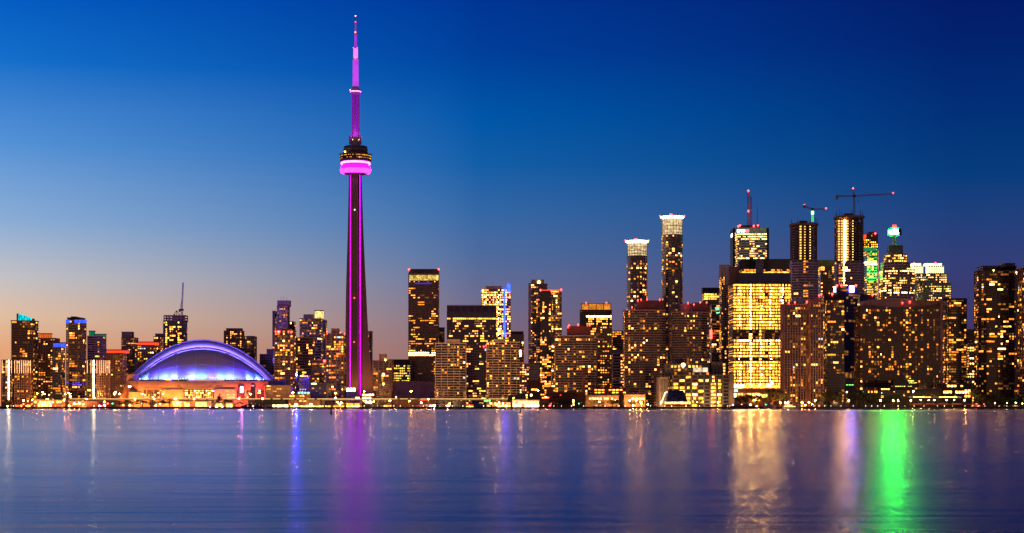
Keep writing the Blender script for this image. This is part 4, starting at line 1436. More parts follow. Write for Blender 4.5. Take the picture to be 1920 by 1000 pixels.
def sheet(name, rows, mat, smooth=True, thick=1.2, parent=None):
    b = MB()
    n = len(rows[0])
    vs = [v for r in rows for v in r]
    b.add(vs, [(k * n + i, k * n + i + 1, (k + 1) * n + i + 1, (k + 1) * n + i) for k in range(len(rows) - 1) for i in range(n - 1)])
    o = b.build(name, mat, parent or droot, smooth=smooth)
    md = o.modifiers.new('thickness', 'SOLIDIFY')
    md.thickness = thick
    md.offset = 0
    return o


sheet('roof_arch', [arch(1.0, 1.0, 75), arch(1.0, 1.0, 140), arch(.97, .93, 163)], ROOFM)
# the sloping front band of the arch, the deep rim and the inner lip
sheet('roof_band', [arch(.995, .985, 74), arch(.965, .955, 62), arch(.925, .875, 40), arch(.895, .80, 30)], ROOFM)
sheet('roof_edge', [arch(1.008, 1.008, 78), arch(1.004, .998, 73)], pm('mauve_roof_edge', (.34, .28, .40), .6), thick=1.6)
sheet('roof_lip', [arch(.895, .798, 29.5), arch(.888, .785, 31)], DARK, thick=1.0)
sheet('roof_lip', [arch(.884, .772, 30), arch(.872, .745, 24)], ROOFM, thick=1.0)
rows = []
for k in range(0, 13):
    t = math.sin(math.pi / 2 * k / 12)
    q = math.sqrt(max(0, 1 - t * t))
    rows.append(arch(.866 * (.12 + .88 * q) if k < 12 else .10, .735 * q, 23 - 62 * t, cx=ocx * (1 - 0) + 3 * t))
# flatten the base outline to a half ellipse
rows2 = []
for k in range(0, 17):
    ph = math.pi / 2 * k / 16
    row = []
    for i in range(NS + 1):
        th = math.pi * i / NS
        t = -math.cos(th)
        xx = ocx + half * .866 * t
        h = 1 - abs(t) ** 2.05
        # latitude style: sweep from the arch (ph=0) down to the base (ph=90)
        row.append((xx, 23 - 60 * math.sin(ph) * math.sin(th) ** 1.0, zb + .3 + rise * .735 * h * math.cos(ph)))
    rows2.append(row)
sheet('quarter_dome', rows2, ROOFM, thick=.8)
b = MB()
for i in range(6, NS - 5, 6):
    pts = [Vector(rows2[k][i]) + Vector((0, -.5, .35)) for k in range(0, 17)]
    for p, q in zip(pts, pts[1:]):
        b.tube(p, q, .22, 4)
b.build('roof_seam', pm('seam_white', (.75, .72, .8), .5), droot)
b = MB()
for kk in (4, 8, 11):
    pts = [Vector(rows2[kk][i]) + Vector((0, -.4, .3)) for i in range(3, NS - 2)]
    for p, q in zip(pts, pts[1:]):
        b.tube(p, q, .1, 4)
b.build('roof_seam', MATS['seam_white'], droot)
# walls
WALL = pm('stadium_concrete', (.46, .36, .30), .85, var=.1)
b = MB()
wl, wr = dx(232, 0), dx(502, 0)
outline = [(wl, 6), (dx(262), -40), (wr - 12, -40), (wr, -34), (dx(508, 60), 20), (dx(513, 70), 160), (dx(245, 70), 160), (wl, 60)]
b.prism(outline, 0, dz(722, -40))
b.prism(offset(outline, 1.2), dz(722, -40), dz(714.5, -40))
b.build('wall', WALL, droot)
b = MB()
b.prism([(wl - .5, -6), (wl + 14, -14), (wl + 22, -12), (wl + 22, 20), (wl - .5, 20)], 0, dz(703))
b.prism([(dx(245), -44), (dx(268), -44), (dx(268), -20), (dx(245), -20)], 0, dz(735.5, -44))
b.build('corner_tower', WALL, droot)
b = MB()
for p0, p1, top in ((303, 343.5, 731), (402, 443, 730)):
    b.box(dx(p0, -46), dx(p1, -46), -46, -40.2, 0, dz(top, -46))
b.build('stair_block_pattern', WALL, droot)
b = MB()
for p in (275, 289, 300, 316, 331, 344, 362, 382, 402, 421, 441, 461, 481, 497):
    b.box(dx(p, -41) - .5, dx(p, -41) + .5, -41.6, -40.1, 0, dz(722.5, -41))
for z in (727.5, 731.5):
    b.box(dx(268, -41), dx(499, -41), -41.2, -40.1, dz(z, -41) - .25, dz(z, -41) + .25)
b.build('wall_rib', WALL, droot)
b = MB()
for p0, p1, z0, z1 in ((329, 339, 722.5, 726), (392, 398, 722.5, 725), (405, 418, 722, 726.5)):
    b.box(dx(p0, -41), dx(p1, -41), -41.35, -41.0, dz(z1, -41), dz(z0, -41))
b.build('vent_grille', GREY, droot)
rr = random.Random(8)
b = MB()
b.box(dx(345, -41), dx(401, -41), -41.0, -40.0, dz(748, -41), dz(730, -41))
b.box(dx(270, -41), dx(302, -41), -41.0, -40.0, dz(748, -41), dz(731, -41))
b.box(dx(444, -41), dx(499, -41), -41.0, -40.0, dz(748, -41), dz(731, -41))
b.build('concourse_glazing', G_BRN, droot)
for p0, p1, pr in ((271, 301, .22), (346, 400, .8), (418, 442, .0), (445, 468, .55), (476, 497, .25)):
    p = p0
    while p < p1:
        for z in (733, 737, 741, 745):
            if rr.random() < pr:
                b = MB()
                w = dx(p + 2.6, -41) - dx(p, -41)
                b.box(-w / 2, w / 2, -.1, .1, -.75, .75)
                b.build('window', rr.choice([PALE, WARM, OFFC, WARM]), droot, (dx(p + 1.4, -41), -41.25 if p < 300 or p > 344 else -41.25, dz(z, -41)))
        p += 3.6
for p0, p1, z in ((305, 320, 735), (424, 438, 733), (426, 440, 740), (426, 440, 744.5)):
    b = MB()
    b.box(dx(p0, -46), dx(p1, -46), -46.25, -45.9, dz(z + .9, -46), dz(z, -46))
    b.build('window', WARM, droot)
# tall white-pink screen and a dark clock pylon at the right of the wall
b = MB()
b.box(dx(447, -44), dx(458, -44), -44.5, -41.9, dz(744, -44), dz(722, -44))
b.build('screen_frame', pm('dark_plum', (.10, .04, .09), .6), droot)
b = MB()
b.box(dx(451.4, -44), dx(455.6, -44), -45.1, -44.55, dz(736, -44), dz(725.5, -44))
b.build('screen', em('white_pink_screen_light', (1, .22, .75), 90, sample=True), droot)
# roof floodlights at the foot of the dome and in the arch
for i in range(13):
    t = -.87 + 1.74 * i / 12
    th = math.acos(-t)
    xx = ocx + half * .866 * t
    yy = 23 - 60 * math.sin(th)
    hot = i % 3 != 1
    spot('roof_floodlight', droot, (xx * 1.0, yy - 9, zb + 1.2), (xx * .95, yy + 14, zb + 7), 6.0e4 if hot else 4.2e4, (.09, .24, 1.0) if hot else (.05, .08, 1.0), 100, .8)
for i in range(6):
    t = -.75 + 1.5 * i / 5
    xx = ocx + half * .9 * t
    spot('roof_floodlight', droot, (xx, -48, zb + 2), (xx * .9, 28, zb + rise * .25), 1.3e5, (.05, .02, 1.0), 90, .9)
for i in range(10):
    t = -.96 + 1.92 * i / 9
    z0 = zb + rise * .80 * (1 - abs(t * .985) ** 2.05) + 1
    xx = ocx + half * .9 * t
    spot('roof_floodlight', droot, (xx, 4, z0 + 1), (xx * 1.03, 52, z0 + 14 + 4 * (1 - abs(t))), 1.7e5, (.20, .13, 1.0), 120, .9)
b = MB()
for i in range(44):
    t = -.93 + 1.86 * i / 43
    th = math.acos(-t)
    b.box(ocx + half * .87 * t - .6, ocx + half * .87 * t + .6, 23 - 61 * math.sin(th) - 1.4, 23 - 61 * math.sin(th) - .8, zb + 1.0, zb + 1.9)
b.build('floodlight_housing_pattern', em('blue_white_flood_face', (.35, .6, 1.0), 4, .6, cell=12), droot)
for i, (px, col_, w) in enumerate(((240, (1, .24, .03), 9e4), (262, (1, .24, .03), 9e4), (290, (1, .24, .04), 7e4), (322, (1, .22, .02), 1.5e5), (352, (1, .28, .06), 6e4), (385, (1, .24, .07), 6e4), (421, (1, .20, .09), 1.1e5), (455, (1, .10, .07), 1.3e5), (486, (1, .08, .05), 1.7e5))):
    spot('wall_floodlight', droot, (dx(px, -80), -84, 4), (dx(px, -40), -40, 11), w * 2.6, col_, 64, .8, 2.0)
# pylon with round head
proot = thing('clock_pylon', 'round topped dark pylon with a small pink lit face in front of the stadium', 'pylon', (X(474, 2090), 2090, GZ))
b = MB()
zz = lambda p: Z(p, 2090) - GZ
w = 4 * 2090 / F
b.box(-w, w, 0, 4, 0, zz(722))
b.loft([[(w * math.cos(math.pi * i / 12), yy, zz(722) + w * math.sin(math.pi * i / 12)) for i in range(13)] for yy in (0.0, 4.0)])
b.build('body', pm('dark_violet_stone', (.09, .05, .09), .8), proot)
b = MB()
b.box(-2, 2, -.4, -.05, zz(724.5), zz(722.5))
b.build('lit_face', em('pink_face_light', (1, .25, .4), 1.6), proot)


# ---------------------------------------------------------------- cranes
def lattice(mb_, a, c, r, bay, rod=.28):
    a, c = Vector(a), Vector(c)
    ax = (c - a)
    Ln = ax.length
    q = ax.to_track_quat('Z', 'Y')
    cs = [q @ Vector(v) for v in ((-r, -r, 0), (r, -r, 0), (r, r, 0), (-r, r, 0))]
    for o_ in cs:
        mb_.tube(a + o_, c + o_, rod, 4)
    n = max(1, int(Ln / bay))
    for k in range(n):
        p, s_ = a + ax * (k / n), a + ax * ((k + 1) / n)
        for i in range(4):
            mb_.tube(p + cs[i], s_ + cs[(i + 1) % 4], rod * .6, 3)


def crane(label, Y, mast, tip, tail, apex, seed_mat, lamps, hook=None, lit=None, weight=True):
    """pixel positions at distance Y: mast (px, row bottom, row of slewing), tip/tail/apex (px, row)"""
    r0 = thing('tower_crane', label, 'crane', (X(mast[0], Y), Y, Z(mast[1], Y)), 'tower cranes')
    P = lambda px, py: (X(px, Y) - r0.location.x, 0, Z(py, Y) - r0.location.z)
    b = MB()
    lattice(b, (0, 0, 0), P(mast[0], mast[2]), 1.1, 3.0, .32)
    b.build('mast', lit or seed_mat, r0)
    b = MB()
    lattice(b, P(mast[0] + 1, mast[2]), P(*tip), .8, 2.6, .26)
    b.build('jib', REDP, r0)
    b = MB()
    lattice(b, P(mast[0] - 1, mast[2]), P(*tail), .8, 2.6, .3)
    b.build('counter_jib', seed_mat, r0)
    b = MB()
    q = P(*tail)
    b.box(q[0] - 1.6, q[0] + 1.6, -1.8, 1.8, q[2] - 5 if weight else q[2] - 2.5, q[2] + 2)
    b.build('counterweight', BROWN, r0)
    b = MB()
    q = P(mast[0], mast[2])
    b.box(q[0] - 1.7, q[0] + 1.7, -2.6, 2.0, q[2] - 2.4, q[2] + 1.4)
    b.build('cab', DARK, r0)
    if apex:
        b = MB()
        q, a_ = P(mast[0], mast[2]), P(*apex)
        lattice(b, q, a_, .8, 2.5, .3)
        b.build('tower_head', REDP, r0)
        b = MB()
        tq, tl = Vector(P(*tip)), Vector(P(*tail))
        A = Vector(a_)
        b.tube(A, Vector(q).lerp(tq, .55) + Vector((0, 0, .8)), .12, 3)
        b.tube(A, Vector(q).lerp(tl, .92) + Vector((0, 0, .8)), .12, 3)
        b.build('tie_rod', DARK, r0)
    if hook:
        b = MB()
        h_ = P(*hook)
        b.tube((h_[0], 0, P(mast[0], mast[2])[2]), h_, .1, 3)
        b.box(h_[0] - .7, h_[0] + .7, -.5, .5, h_[2] - 1.6, h_[2])
        b.build('hook', DARK, r0)
    for px, py in lamps:
        b = MB()
        b.ball((0, 0, 0), 1.25)
        b.build('warning_lamp', RED_L, r0, P(px, py - .6))
    return r0


CRST = pm('crane_steel', (.30, .16, .20), .5)
crane('long crane with red tip lamps above the tower with the golden hoist column', 2578, (1601.5, 404, 367.5), (1676, 364), (1569, 368.5), (1599, 355), CRST, [(1599.5, 354), (1674.5, 363)], (1608.5, 377))
c1 = crane('short flat crane on a green lit mast above the brown floored unfinished tower', 2498, (1523.5, 416, 392.5), (1549, 392.5), (1508, 387), None, CRST, [(1508, 385.5), (1548.8, 391.5)], None,
           em('green_mast_glow', (.10, .9, .12), 1.3), False)  # green light put into the mast steel as its own glow
b = MB()
b.box(-1.6, 1.6, -1.5, 1.5, -3.4, 1.2)
b.build('work_lamp', em('green_work_lamp', (.4, 1, .3), 8, sample=True), c1, (0, 0, Z(398, 2498) - c1.location.z))
# luffing crane on the left
Yc = 2574
r0 = thing('tower_crane', 'luffing crane with a near vertical jib on the unfinished tower behind the stadium', 'crane', (X(341, Yc), Yc, Z(593, Yc)), 'tower cranes')
P = lambda px, py: (X(px, Yc) - r0.location.x, 0, Z(py, Yc) - r0.location.z)
b = MB()
lattice(b, P(341, 593.5), P(341, 581), 1.1, 3, .34)
b.build('mast', CRST, r0)
b = MB()
lattice(b, P(341, 581), P(343.3, 530), .75, 2.6, .34)
b.build('jib', pm('crane_pale_steel', (.38, .36, .38), .5), r0)
b = MB()
b.box(P(337, 0)[0], P(344, 0)[0], -2, 2, P(0, 583)[2], P(0, 579.5)[2])
b.box(P(335.5, 0)[0], P(338, 0)[0], -2, 2, P(0, 585)[2], P(0, 580)[2])
b.build('cab', DARK, r0)
b = MB()
b.tube(P(338, 581), P(339.5, 568), .35, 4)
b.tube(P(339.5, 568), P(342.2, 548), .15, 3)
b.build('tie_rod', DARK, r0)
r1 = thing('derrick', 'small spiky derrick frame left of the luffing crane on the unfinished tower', 'derrick', (X(332, Yc), Yc, Z(593, Yc)))
b = MB()
for a_, c_ in (((324, 593), (331, 582.5)), ((338, 593), (331, 582.5)), ((331, 582.5), (331, 593)), ((324, 593), (329, 589)), ((337, 590), (331, 584))):
    P2 = lambda px, py: (X(px, Yc) - r1.location.x, 0, Z(py, Yc) - r1.location.z)
    b.tube(P2(*a_), P2(*c_), .45, 4)
b.build('frame', DARK, r1)

for a, w_ in ((235, 8e4), (275, 8e4), (315, 1.1e5), (355, 8e4)):
    spot('base_floodlight', troot, (48 * math.cos(math.radians(a)), 48 * math.sin(math.radians(a)), 6), (4, 0, 70), w_, (1, .36, .10), 75, .9, 2)

for k in (-1, 0, 1):
    spot('green_floodlight', GT.root, (k * 7, -26, GT.lz(530)), (k * 5, 0, GT.lz(495)), 4e4, (.12, 1, .25), 110, .8, 1.5)
# ---------------------------------------------------------------- waterfront
def shed(name, label, cat, px0, px1, top, Y, d, wall, roof='flat', bot=None, wins=(), glow=None, group=None, over_=1.0, rh=2.5):
    """low building: walls, overhanging roof, windows given as (px0, px1, row0, row1, n, material)"""
    x0, x1 = X(px0, Y), X(px1, Y)
    cx = (x0 + x1) / 2
    z1 = Z(top, Y) - GZ
    z0 = (Z(bot, Y) - GZ) if bot else 0
    r = thing(name, label, cat, (cx, Y, GZ), group)
    w = (x1 - x0) / 2
    b = MB()
    if roof == 'flat':
        b.box(-w, w, 0, d, z0, z1 - .5)
    elif roof == 'gable':
        h = min(rh, z1 * .4)
        b.box(-w, w, 0, d, z0, z1 - h)
    elif roof == 'slope':
        b.add([(-w, 0, z0), (w, 0, z0), (w, d, z0), (-w, d, z0), (-w, 0, z1 - rh - .4), (w, 0, z1 - .5), (w, d, z1 - .5), (-w, d, z1 - rh - .4)],
              [(0, 3, 2, 1), (4, 5, 6, 7), (0, 1, 5, 4), (1, 2, 6, 5), (2, 3, 7, 6), (3, 0, 4, 7)])
    b.build('wall', wall, r)
    rm = DARK
    b = MB()
    if roof == 'flat':
        b.box(-w - over_, w + over_, -over_, d + over_, z1 - .5, z1)
        n = max(1, int(w / 5))
        for i in range(n):
            xx = -w + (2 * w) * (i + .5) / n
            b.box(xx - 1.2, xx + 1.2, d * .4, d * .4 + 2.5, z1, z1 + 1.4)
    elif roof == 'gable':
        h = min(rh, z1 * .4)
        b.add([(-w - over_, -over_, z1 - h), (w + over_, -over_, z1 - h), (w + over_, d + over_, z1 - h), (-w - over_, d + over_, z1 - h), (-w * .9, d / 2, z1), (w * .9, d / 2, z1)],
              [(0, 3, 2, 1), (0, 1, 5, 4), (2, 3, 4, 5), (1, 2, 5), (3, 0, 4)])
    else:
        b.add([(-w - over_, -over_, z1 - rh - .4), (w + over_, -over_, z1 - .5), (w + over_, d + over_, z1 - .5), (-w - over_, d + over_, z1 - rh - .4),
               (-w - over_, -over_, z1 - rh + .1), (w + over_, -over_, z1), (w + over_, d + over_, z1), (-w - over_, d + over_, z1 - rh + .1)],
              [(0, 3, 2, 1), (4, 5, 6, 7), (0, 1, 5, 4), (1, 2, 6, 5), (2, 3, 7, 6), (3, 0, 4, 7)])
    b.build('roof', rm, r)
    rg = random.Random(int(px0))
    for (a, c, r0_, r1_, n, m_) in wins:
        for i in range(n):
            p0 = a + (c - a) * (i + .15) / n
            p1 = a + (c - a) * (i + .85) / n
            if n > 4 and rg.random() < .22:
                continue
            b = MB()
            ww = (X(p1, Y) - X(p0, Y)) / 2
            hh = (r1_ - r0_) * Y / F / 2
            b.box(-ww, ww, -.12, .1, -hh, hh)
            b.build('window', m_, r, (X((p0 + p1) / 2, Y) - cx, -.02, Z((r0_ + r1_) / 2, Y) - GZ))
    return r


SHOP = em('shop_gold_light', (1, .38, .06), 12, .7, cell=2.5, blotch=.6, sample=True)
SHOPR = em('shop_orange_light', (1, .18, .015), 10, .5, cell=2.5, blotch=.5, sample=True)
SHOPW = em('shop_white_light', (1, .55, .18), 16, .5, cell=2.5, sample=True)
TEALC = em('turquoise_canopy_light', (.25, 1, .7), 3.0, .3, sample=True)
GRNC = em('green_canopy_light', (.25, 1, .15), 3.0, .3, sample=True)
REDC = em('red_shop_light', (1, .05, .03), 2.4, .4, sample=True)

shed('pavilion', 'long golden lit glass pavilion below the far left blocks', 'pavilion', 62, 122, 749, 1915, 22, BROWN, wins=[(64, 120, 752.5, 755.5, 12, SHOP), (66, 112, 757, 762.5, 9, SHOP)])
shed('pavilion', 'low orange lit pavilion with arched lights at the far left waterfront', 'pavilion', 28, 60, 756, 1885, 16, BROWN, 'gable', wins=[(30, 58, 759.6, 763.5, 7, SHOPR)])
shed('canopy', 'bright white lit flat canopy over the golden glass pavilion', 'canopy', 84, 125, 747.4, 1945, 10, DARK, wins=[(85, 124, 747.9, 749.2, 5, SHOPW)])
shed('warehouse', 'dark red lit warehouse with a small red sign between the left blocks and the park', 'warehouse', 130, 182, 752, 1905, 22, pm('dark_red_shed', (.12, .05, .04), .9), wins=[(166, 171, 754.5, 759.5, 1, REDC), (150, 165, 763, 764, 1, SHOPW), (136, 160, 757, 759, 3, SHOP)])
shed('arcade_building', 'beige low arcade with warm lit bays in front of the stadium', 'arcade building', 322, 395, 751, 1900, 20, BEIGE, wins=[(324, 393, 755, 762, 13, SHOP)])
shed('arcade_building', 'beige narrow hall with a tall warm window right of the low arcade', 'arcade building', 396, 437, 754, 1905, 20, BROWN, wins=[(398, 436, 757.5, 763, 6, SHOP)])
shed('boathouse', 'grey boathouse with bright columns of light beside the dark motor yacht', 'boathouse', 496, 541, 757.5, 1880, 18, CONC, wins=[(511, 540, 759.5, 765, 11, SHOPW)])
shed('warehouse', 'long dark teal shed under the road bridge behind the motor yacht', 'warehouse', 478, 535, 749, 1965, 26, pm('dark_teal_shed', (.02, .05, .07), .8))
shed('apartment_block', 'dark stepped apartment block at the right corner of the stadium wall', 'apartment block', 497, 545, 722, 2080, 26, BROWN, wins=[(500, 508, 723.5, 725, 3, PALE), (499, 507, 729, 730.6, 3, WARM), (510, 519, 733, 735, 2, AMB), (518, 528, 728.5, 730.5, 2, WARM), (518, 526, 741.5, 743.5, 2, WARM), (500, 540, 738, 739.5, 7, DIM)])
shed('apartment_block', 'black rooftop block behind the dark stepped apartments by the stadium', 'apartment block', 503, 535, 713, 2115, 20, BLACK)
t = T('apartment_block', 'low mauve speckled block under an orange lit roof platform and the blue lamp', 561, 583, 706, 2150, 20, 'brick', cat='apartment block', p=.35, pal=[(DIM, 4), (WARM, 2), (COOL, 1)], over=dict(frame=PURP), hid=742, pent=[(562, 582, 704)])
shed('roof_platform', 'orange lit roof platform with flame like lamps on the mauve block', 'roof platform', 562, 582, 704.3, 2148, 14, BEIGE, bot=706.2, wins=[(562.5, 581.5, 704.8, 705.8, 5, SHOP)])
shed('apartment_block', 'black low block with a lime roof sign right of the mauve speckled block', 'apartment block', 582, 612, 719, 2100, 26, BLACK, wins=[(584, 590, 727.5, 729.5, 1, WARM), (598, 602, 727, 729, 1, DIM), (607, 612, 736, 738.5, 1, AMB), (598, 602, 737, 738.5, 1, DIM), (592, 595, 733, 734.5, 1, DIM)])
shed('roof_sign', 'lime white glowing roof sign on the black low block', 'sign', 582, 595.5, 717.6, 2098, 2, DARK, bot=722, wins=[(582.3, 595.3, 718.5, 721.3, 1, em('lime_sign_light', (.75, 1, .3), 4, .2, sample=True))], over_=.2)
shed('canopy', 'turquoise glowing canopy over orange kiosks left of the lime roof sign', 'canopy', 557, 581.5, 734.5, 2070, 8, DARK, bot=739.5, wins=[(558, 581, 735.5, 738.5, 4, TEALC)], over_=.3)
shed('kiosk', 'row house with orange lit gables below the turquoise canopy', 'kiosk', 541, 581, 740, 2062, 8, RUST, wins=[(543, 580, 741.5, 744, 8, SHOPR)])
shed('office_block', 'low brown office with lit floors under the road bridge, right of the boathouse', 'office block', 542, 600, 749.5, 1960, 20, BROWN, wins=[(544, 560, 751, 753, 3, DIM), (560, 575, 751, 753.4, 2, WARM), (577, 598, 751, 753, 3, DIM)])
shed('quay_shop', 'low quay shop with warm lit front right of the grey boathouse', 'shop', 543, 608, 760, 1882, 10, BROWN, wins=[(544, 607, 761.3, 764, 13, SHOP)])
shed('quay_shop', 'low quay shop with orange lit front beside the striped buoy', 'shop', 609, 646, 759.5, 1882, 10, RUST, wins=[(610, 645, 761.3, 764, 7, SHOPR)])
shed('entrance_hall', 'small hall with a bright golden top at the foot of the needle tower', 'entrance hall', 649, 667, 727, 2200, 12, GREY, wins=[(649.3, 666.7, 728, 734, 3, SHOPW)])
shed('canopy', 'white glowing sloped canopy at the right foot of the needle tower', 'canopy', 677, 701, 737, 2150, 14, WHITE, 'slope', bot=742, wins=[(679, 701, 739.4, 741.6, 5, SHOPW)], rh=3.0)
shed('pavilion', 'tent roofed orange lit pavilion on the quay below the needle tower', 'pavilion', 649, 675, 750.5, 1900, 20, RUST, 'gable', wins=[(650, 674, 757, 759, 8, SHOPR), (650, 674, 761, 763.6, 7, SHOP)], rh=4)
t = shed('parking_deck', 'brilliantly white lit parking decks right of the tent roofed pavilion', 'parking deck', 678, 701, 743.4, 2040, 18, DARK, wins=[(662, 700, 745, 747.6, 9, SHOPW), (680, 700, 749.5, 752, 5, SHOPW), (684, 700, 753.5, 756, 4, SHOPW)])
shed('warehouse', 'long black shed behind the sailboats right of the needle tower', 'warehouse', 737, 815, 748.5, 1942, 14, pm('black_red_shed', (.05, .025, .02), .9), wins=[(782, 806, 749.6, 751, 1, REDC)])
shed('quay_shop', 'low red lit quay shop with a thin red frame in the middle of the marina', 'shop', 777, 812, 758, 1890, 10, pm('dark_red_shed', (.12, .05, .04), .9), wins=[(779, 796, 763, 764.4, 2, REDC)])
shed('boathouse', 'dark boathouse with pale posts below the left gridded condo', 'boathouse', 850, 871, 752, 1890, 16, BLACK, wins=[(850.3, 851.2, 753, 763, 1, DIM), (869.6, 870.6, 753, 763, 1, DIM)])
shed('marquee', 'small blue tent roofed marquee beside the green lit canopy', 'marquee', 889, 905, 756, 1885, 12, pm('blue_canvas', (.03, .05, .16), .9), 'gable', rh=3.5)
shed('quay_shop', 'red and gold lit quay shop left of the blue marquee', 'shop', 873, 889, 757, 1890, 12, BROWN, wins=[(874, 888, 759, 761, 3, REDC), (874, 888, 762, 764, 4, SHOP)])
shed('canopy', 'green glowing canopy on the quay below the plum glass tower', 'canopy', 906, 921, 749, 1930, 9, DARK, wins=[(907, 920, 749.8, 753.2, 3, GRNC)], bot=754)
shed('restaurant', 'restaurant terrace with string lights below the right gridded condo', 'restaurant', 922, 958, 754, 1900, 14, BROWN, wins=[(923, 957, 756, 758, 9, SHOP), (924, 957, 760.5, 763, 8, SHOP)])
shed('exhibition_hall', 'dark hall with a sloping roof and white lit base', 'exhibition hall', 952, 1010, 735.5, 1960, 30, pm('slate_wall', (.07, .06, .08), .8), 'slope', wins=[(986, 989, 740, 743, 1, SHOP), (994, 998, 739.5, 743, 1, SHOPW), (986, 989, 745, 747, 1, SHOP), (961, 965, 745.5, 748, 1, SHOP), (970, 983, 749, 750.6, 1, SHOPW)], rh=4)
shed('exhibition_hall', 'white framed glass porch in front of the sloping roofed dark hall', 'porch', 960, 1012, 749, 1905, 16, WHITE, wins=[(962, 1010, 753, 757, 10, SHOP), (961, 1011, 759, 763, 9, SHOPW)])
t = T('brick_tower', 'narrow orange floodlit brick stair tower left of the black silo plant', 1025, 1037, 727, 1990, 10, 'rust', cat='brick tower', p=.12, pal=[(SHOPR, 1)], over=dict(frame=pm('orange_brick', (.45, .18, .07), .9), core=pm('orange_brick_core', (.3, .1, .04), .9)))
shed('brick_annex', 'orange lit brick annex at the foot of the narrow stair tower', 'annex', 1014, 1036, 741, 1960, 14, pm('orange_brick', (.45, .18, .07), .9), wins=[(1016, 1034, 745, 747, 4, SHOPR)])
t = shed('silo_plant', 'black silo plant with a stepped roof beside the dark red chimney', 'silo plant', 1040, 1096, 735, 1915, 26, pm('black_red_wall', (.035, .012, .012), .95), wins=[(1049, 1053, 740, 742, 1, REDC), (1073, 1077, 750, 760, 1, SHOPW)])
b = MB()
for p in (1037, 1044, 1051):
    b.lathe([(5, 0), (5, Z(747, 1915) - GZ), (3, Z(744, 1915) - GZ)], 14, 0, X(p, 1915) - t.location.x, 4)
b.build('silo_pattern', MATS['black_red_wall'], t)
r = thing('chimney', 'tall square dark red chimney standing on the silo plant', 'chimney', (X(1095.5, 1930), 1930, GZ))
b = MB()
w = 2.6 * 1930 / F
b.loft([[(-w, 16.5, 0), (w, 16.5, 0), (w, 16.5 + 2 * w, 0), (-w, 16.5 + 2 * w, 0)], [(-w * .9, 16.6, Z(690, 1945) - GZ), (w * .9, 16.6, Z(690, 1945) - GZ), (w * .9, 16.5 + 1.8 * w, Z(690, 1945) - GZ), (-w * .9, 16.5 + 1.8 * w, Z(690, 1945) - GZ)]])
b.build('stack', pm('dark_red_brick', (.10, .03, .03), .9), r)
b = MB()
b.box(-w, w, 16.3, 16.8 + 1.9 * w, Z(690, 1945) - GZ - .6, Z(690, 1945) - GZ + .5)
b.build('cap', DARK, r)
for k, (a, c, lb) in enumerate(((1098, 1130, 'pale terminal shed with lit columns right of the dark red chimney'), (1131, 1160, 'pale terminal shed, middle one between chimney and dark glass terminal'), (1170, 1210, 'pale terminal shed with lit columns left of the dark glass terminal'))):
    shed('terminal_shed', lb, 'terminal shed', a, c, 741 - (k == 2) * 1.5, 1930, 20, BROWN, wins=[(a + 1, c - 1, 746.5, 749, 6, SHOP), (a + 1, c - 1, 752, 757, 5, DIM)], group='pale terminal sheds')
shed('parking_deck', 'orange lit open parking deck behind the pale terminal sheds', 'parking deck', 1112, 1176, 727, 2010, 24, RUST, wins=[(1114, 1174, 730.5, 732.2, 9, SHOPR), (1114, 1174, 735.5, 737.2, 9, SHOPR)])
shed('brick_annex', 'dim brick hall with small square windows above the exhibition hall', 'annex', 991, 1014, 714, 2170, 16, pm('dim_brick', (.18, .08, .05), .9), wins=[(996, 1008, 729.8, 731.8, 4, SHOP)])

# dark glass terminal with stepped top
t = Tower('terminal_building', 'dark glass terminal with wide yellow lit bays and a stepped roof', 'terminal building', 1237, 1377, 1915, 48)
o_ = dict(fh=3.9, bw=7.2, core=G_BLK, frame=pm('slate_frame', (.075, .07, .085), .7), sh=1.3, sp=.3, pw=1.6, pp=.5, pe=1, fw=.86, fhh=.9)
t.block('glass', 704, 1254, 1367, p=.62, pal=[(GOLD, 5), (PALE, 2), (DIM, 2)], over=o_, hid=766, bands=[(704, 713, .3, WARM), (741, 766, .75, GOLD)], cols=[(1345, 3, .95, AMB), (1337, 3, .95, WARM), (1362, 3, 0, DIM), (1309, 5, .25, GOLD)])
t.block('glass', 684, 1246, 1330, bot=704, dy=8, d=26, p=.4, pal=HOME, over=dict(o_, bw=4), wall='upper_tier')
t.block('glass', 681, 1330, 1361, bot=704, dy=6, d=24, p=.3, pal=[(AMB, 3), (WARM, 2)], over=dict(o_, bw=4), wall='upper_tier')
b = MB()
b.box(t.lx(1367.5), t.lx(1376.5), -.7, 44, 0, t.lz(703))
b.box(t.lx(1237), t.lx(1253.6), 2, 44, 0, t.lz(707))
b.build('stone_wing', pm('slate_stone', (.16, .13, .12), .8), t.root)
b = MB()
for k in range(5):
    p = 1239 + k * 3.2
    b.box(t.lx(p), t.lx(p + 1.4), 1.4, 2.1, t.lz(752), t.lz(712))
b.build('wing_window_pattern', G_GRY, t.root)
b = MB()
b.box(t.lx(1301), t.lx(1328), 5, 7.4, t.lz(697.5), t.lz(689.5))
b.build('roof_lounge', em('roof_lounge_light', (1, .78, .5), .95, .5, cell=3), t.root)
b = MB()
b.lathe([(8, t.lz(706)), (8, t.lz(676)), (4, t.lz(672)), (.5, t.lz(671))], 12)
b.build('roof_dome', DARK, t.root, (t.lx(1274, 1940), 25, 0))
t.lamp(1281, 684.5, HOT, 2.4, 3)
t.done()
t = Tower('glass_tent', 'sloping dark glass tent with a bright zigzag light line, left front of the glass terminal', 'glass tent', 1246, 1292, 1890, 18)
b = MB()
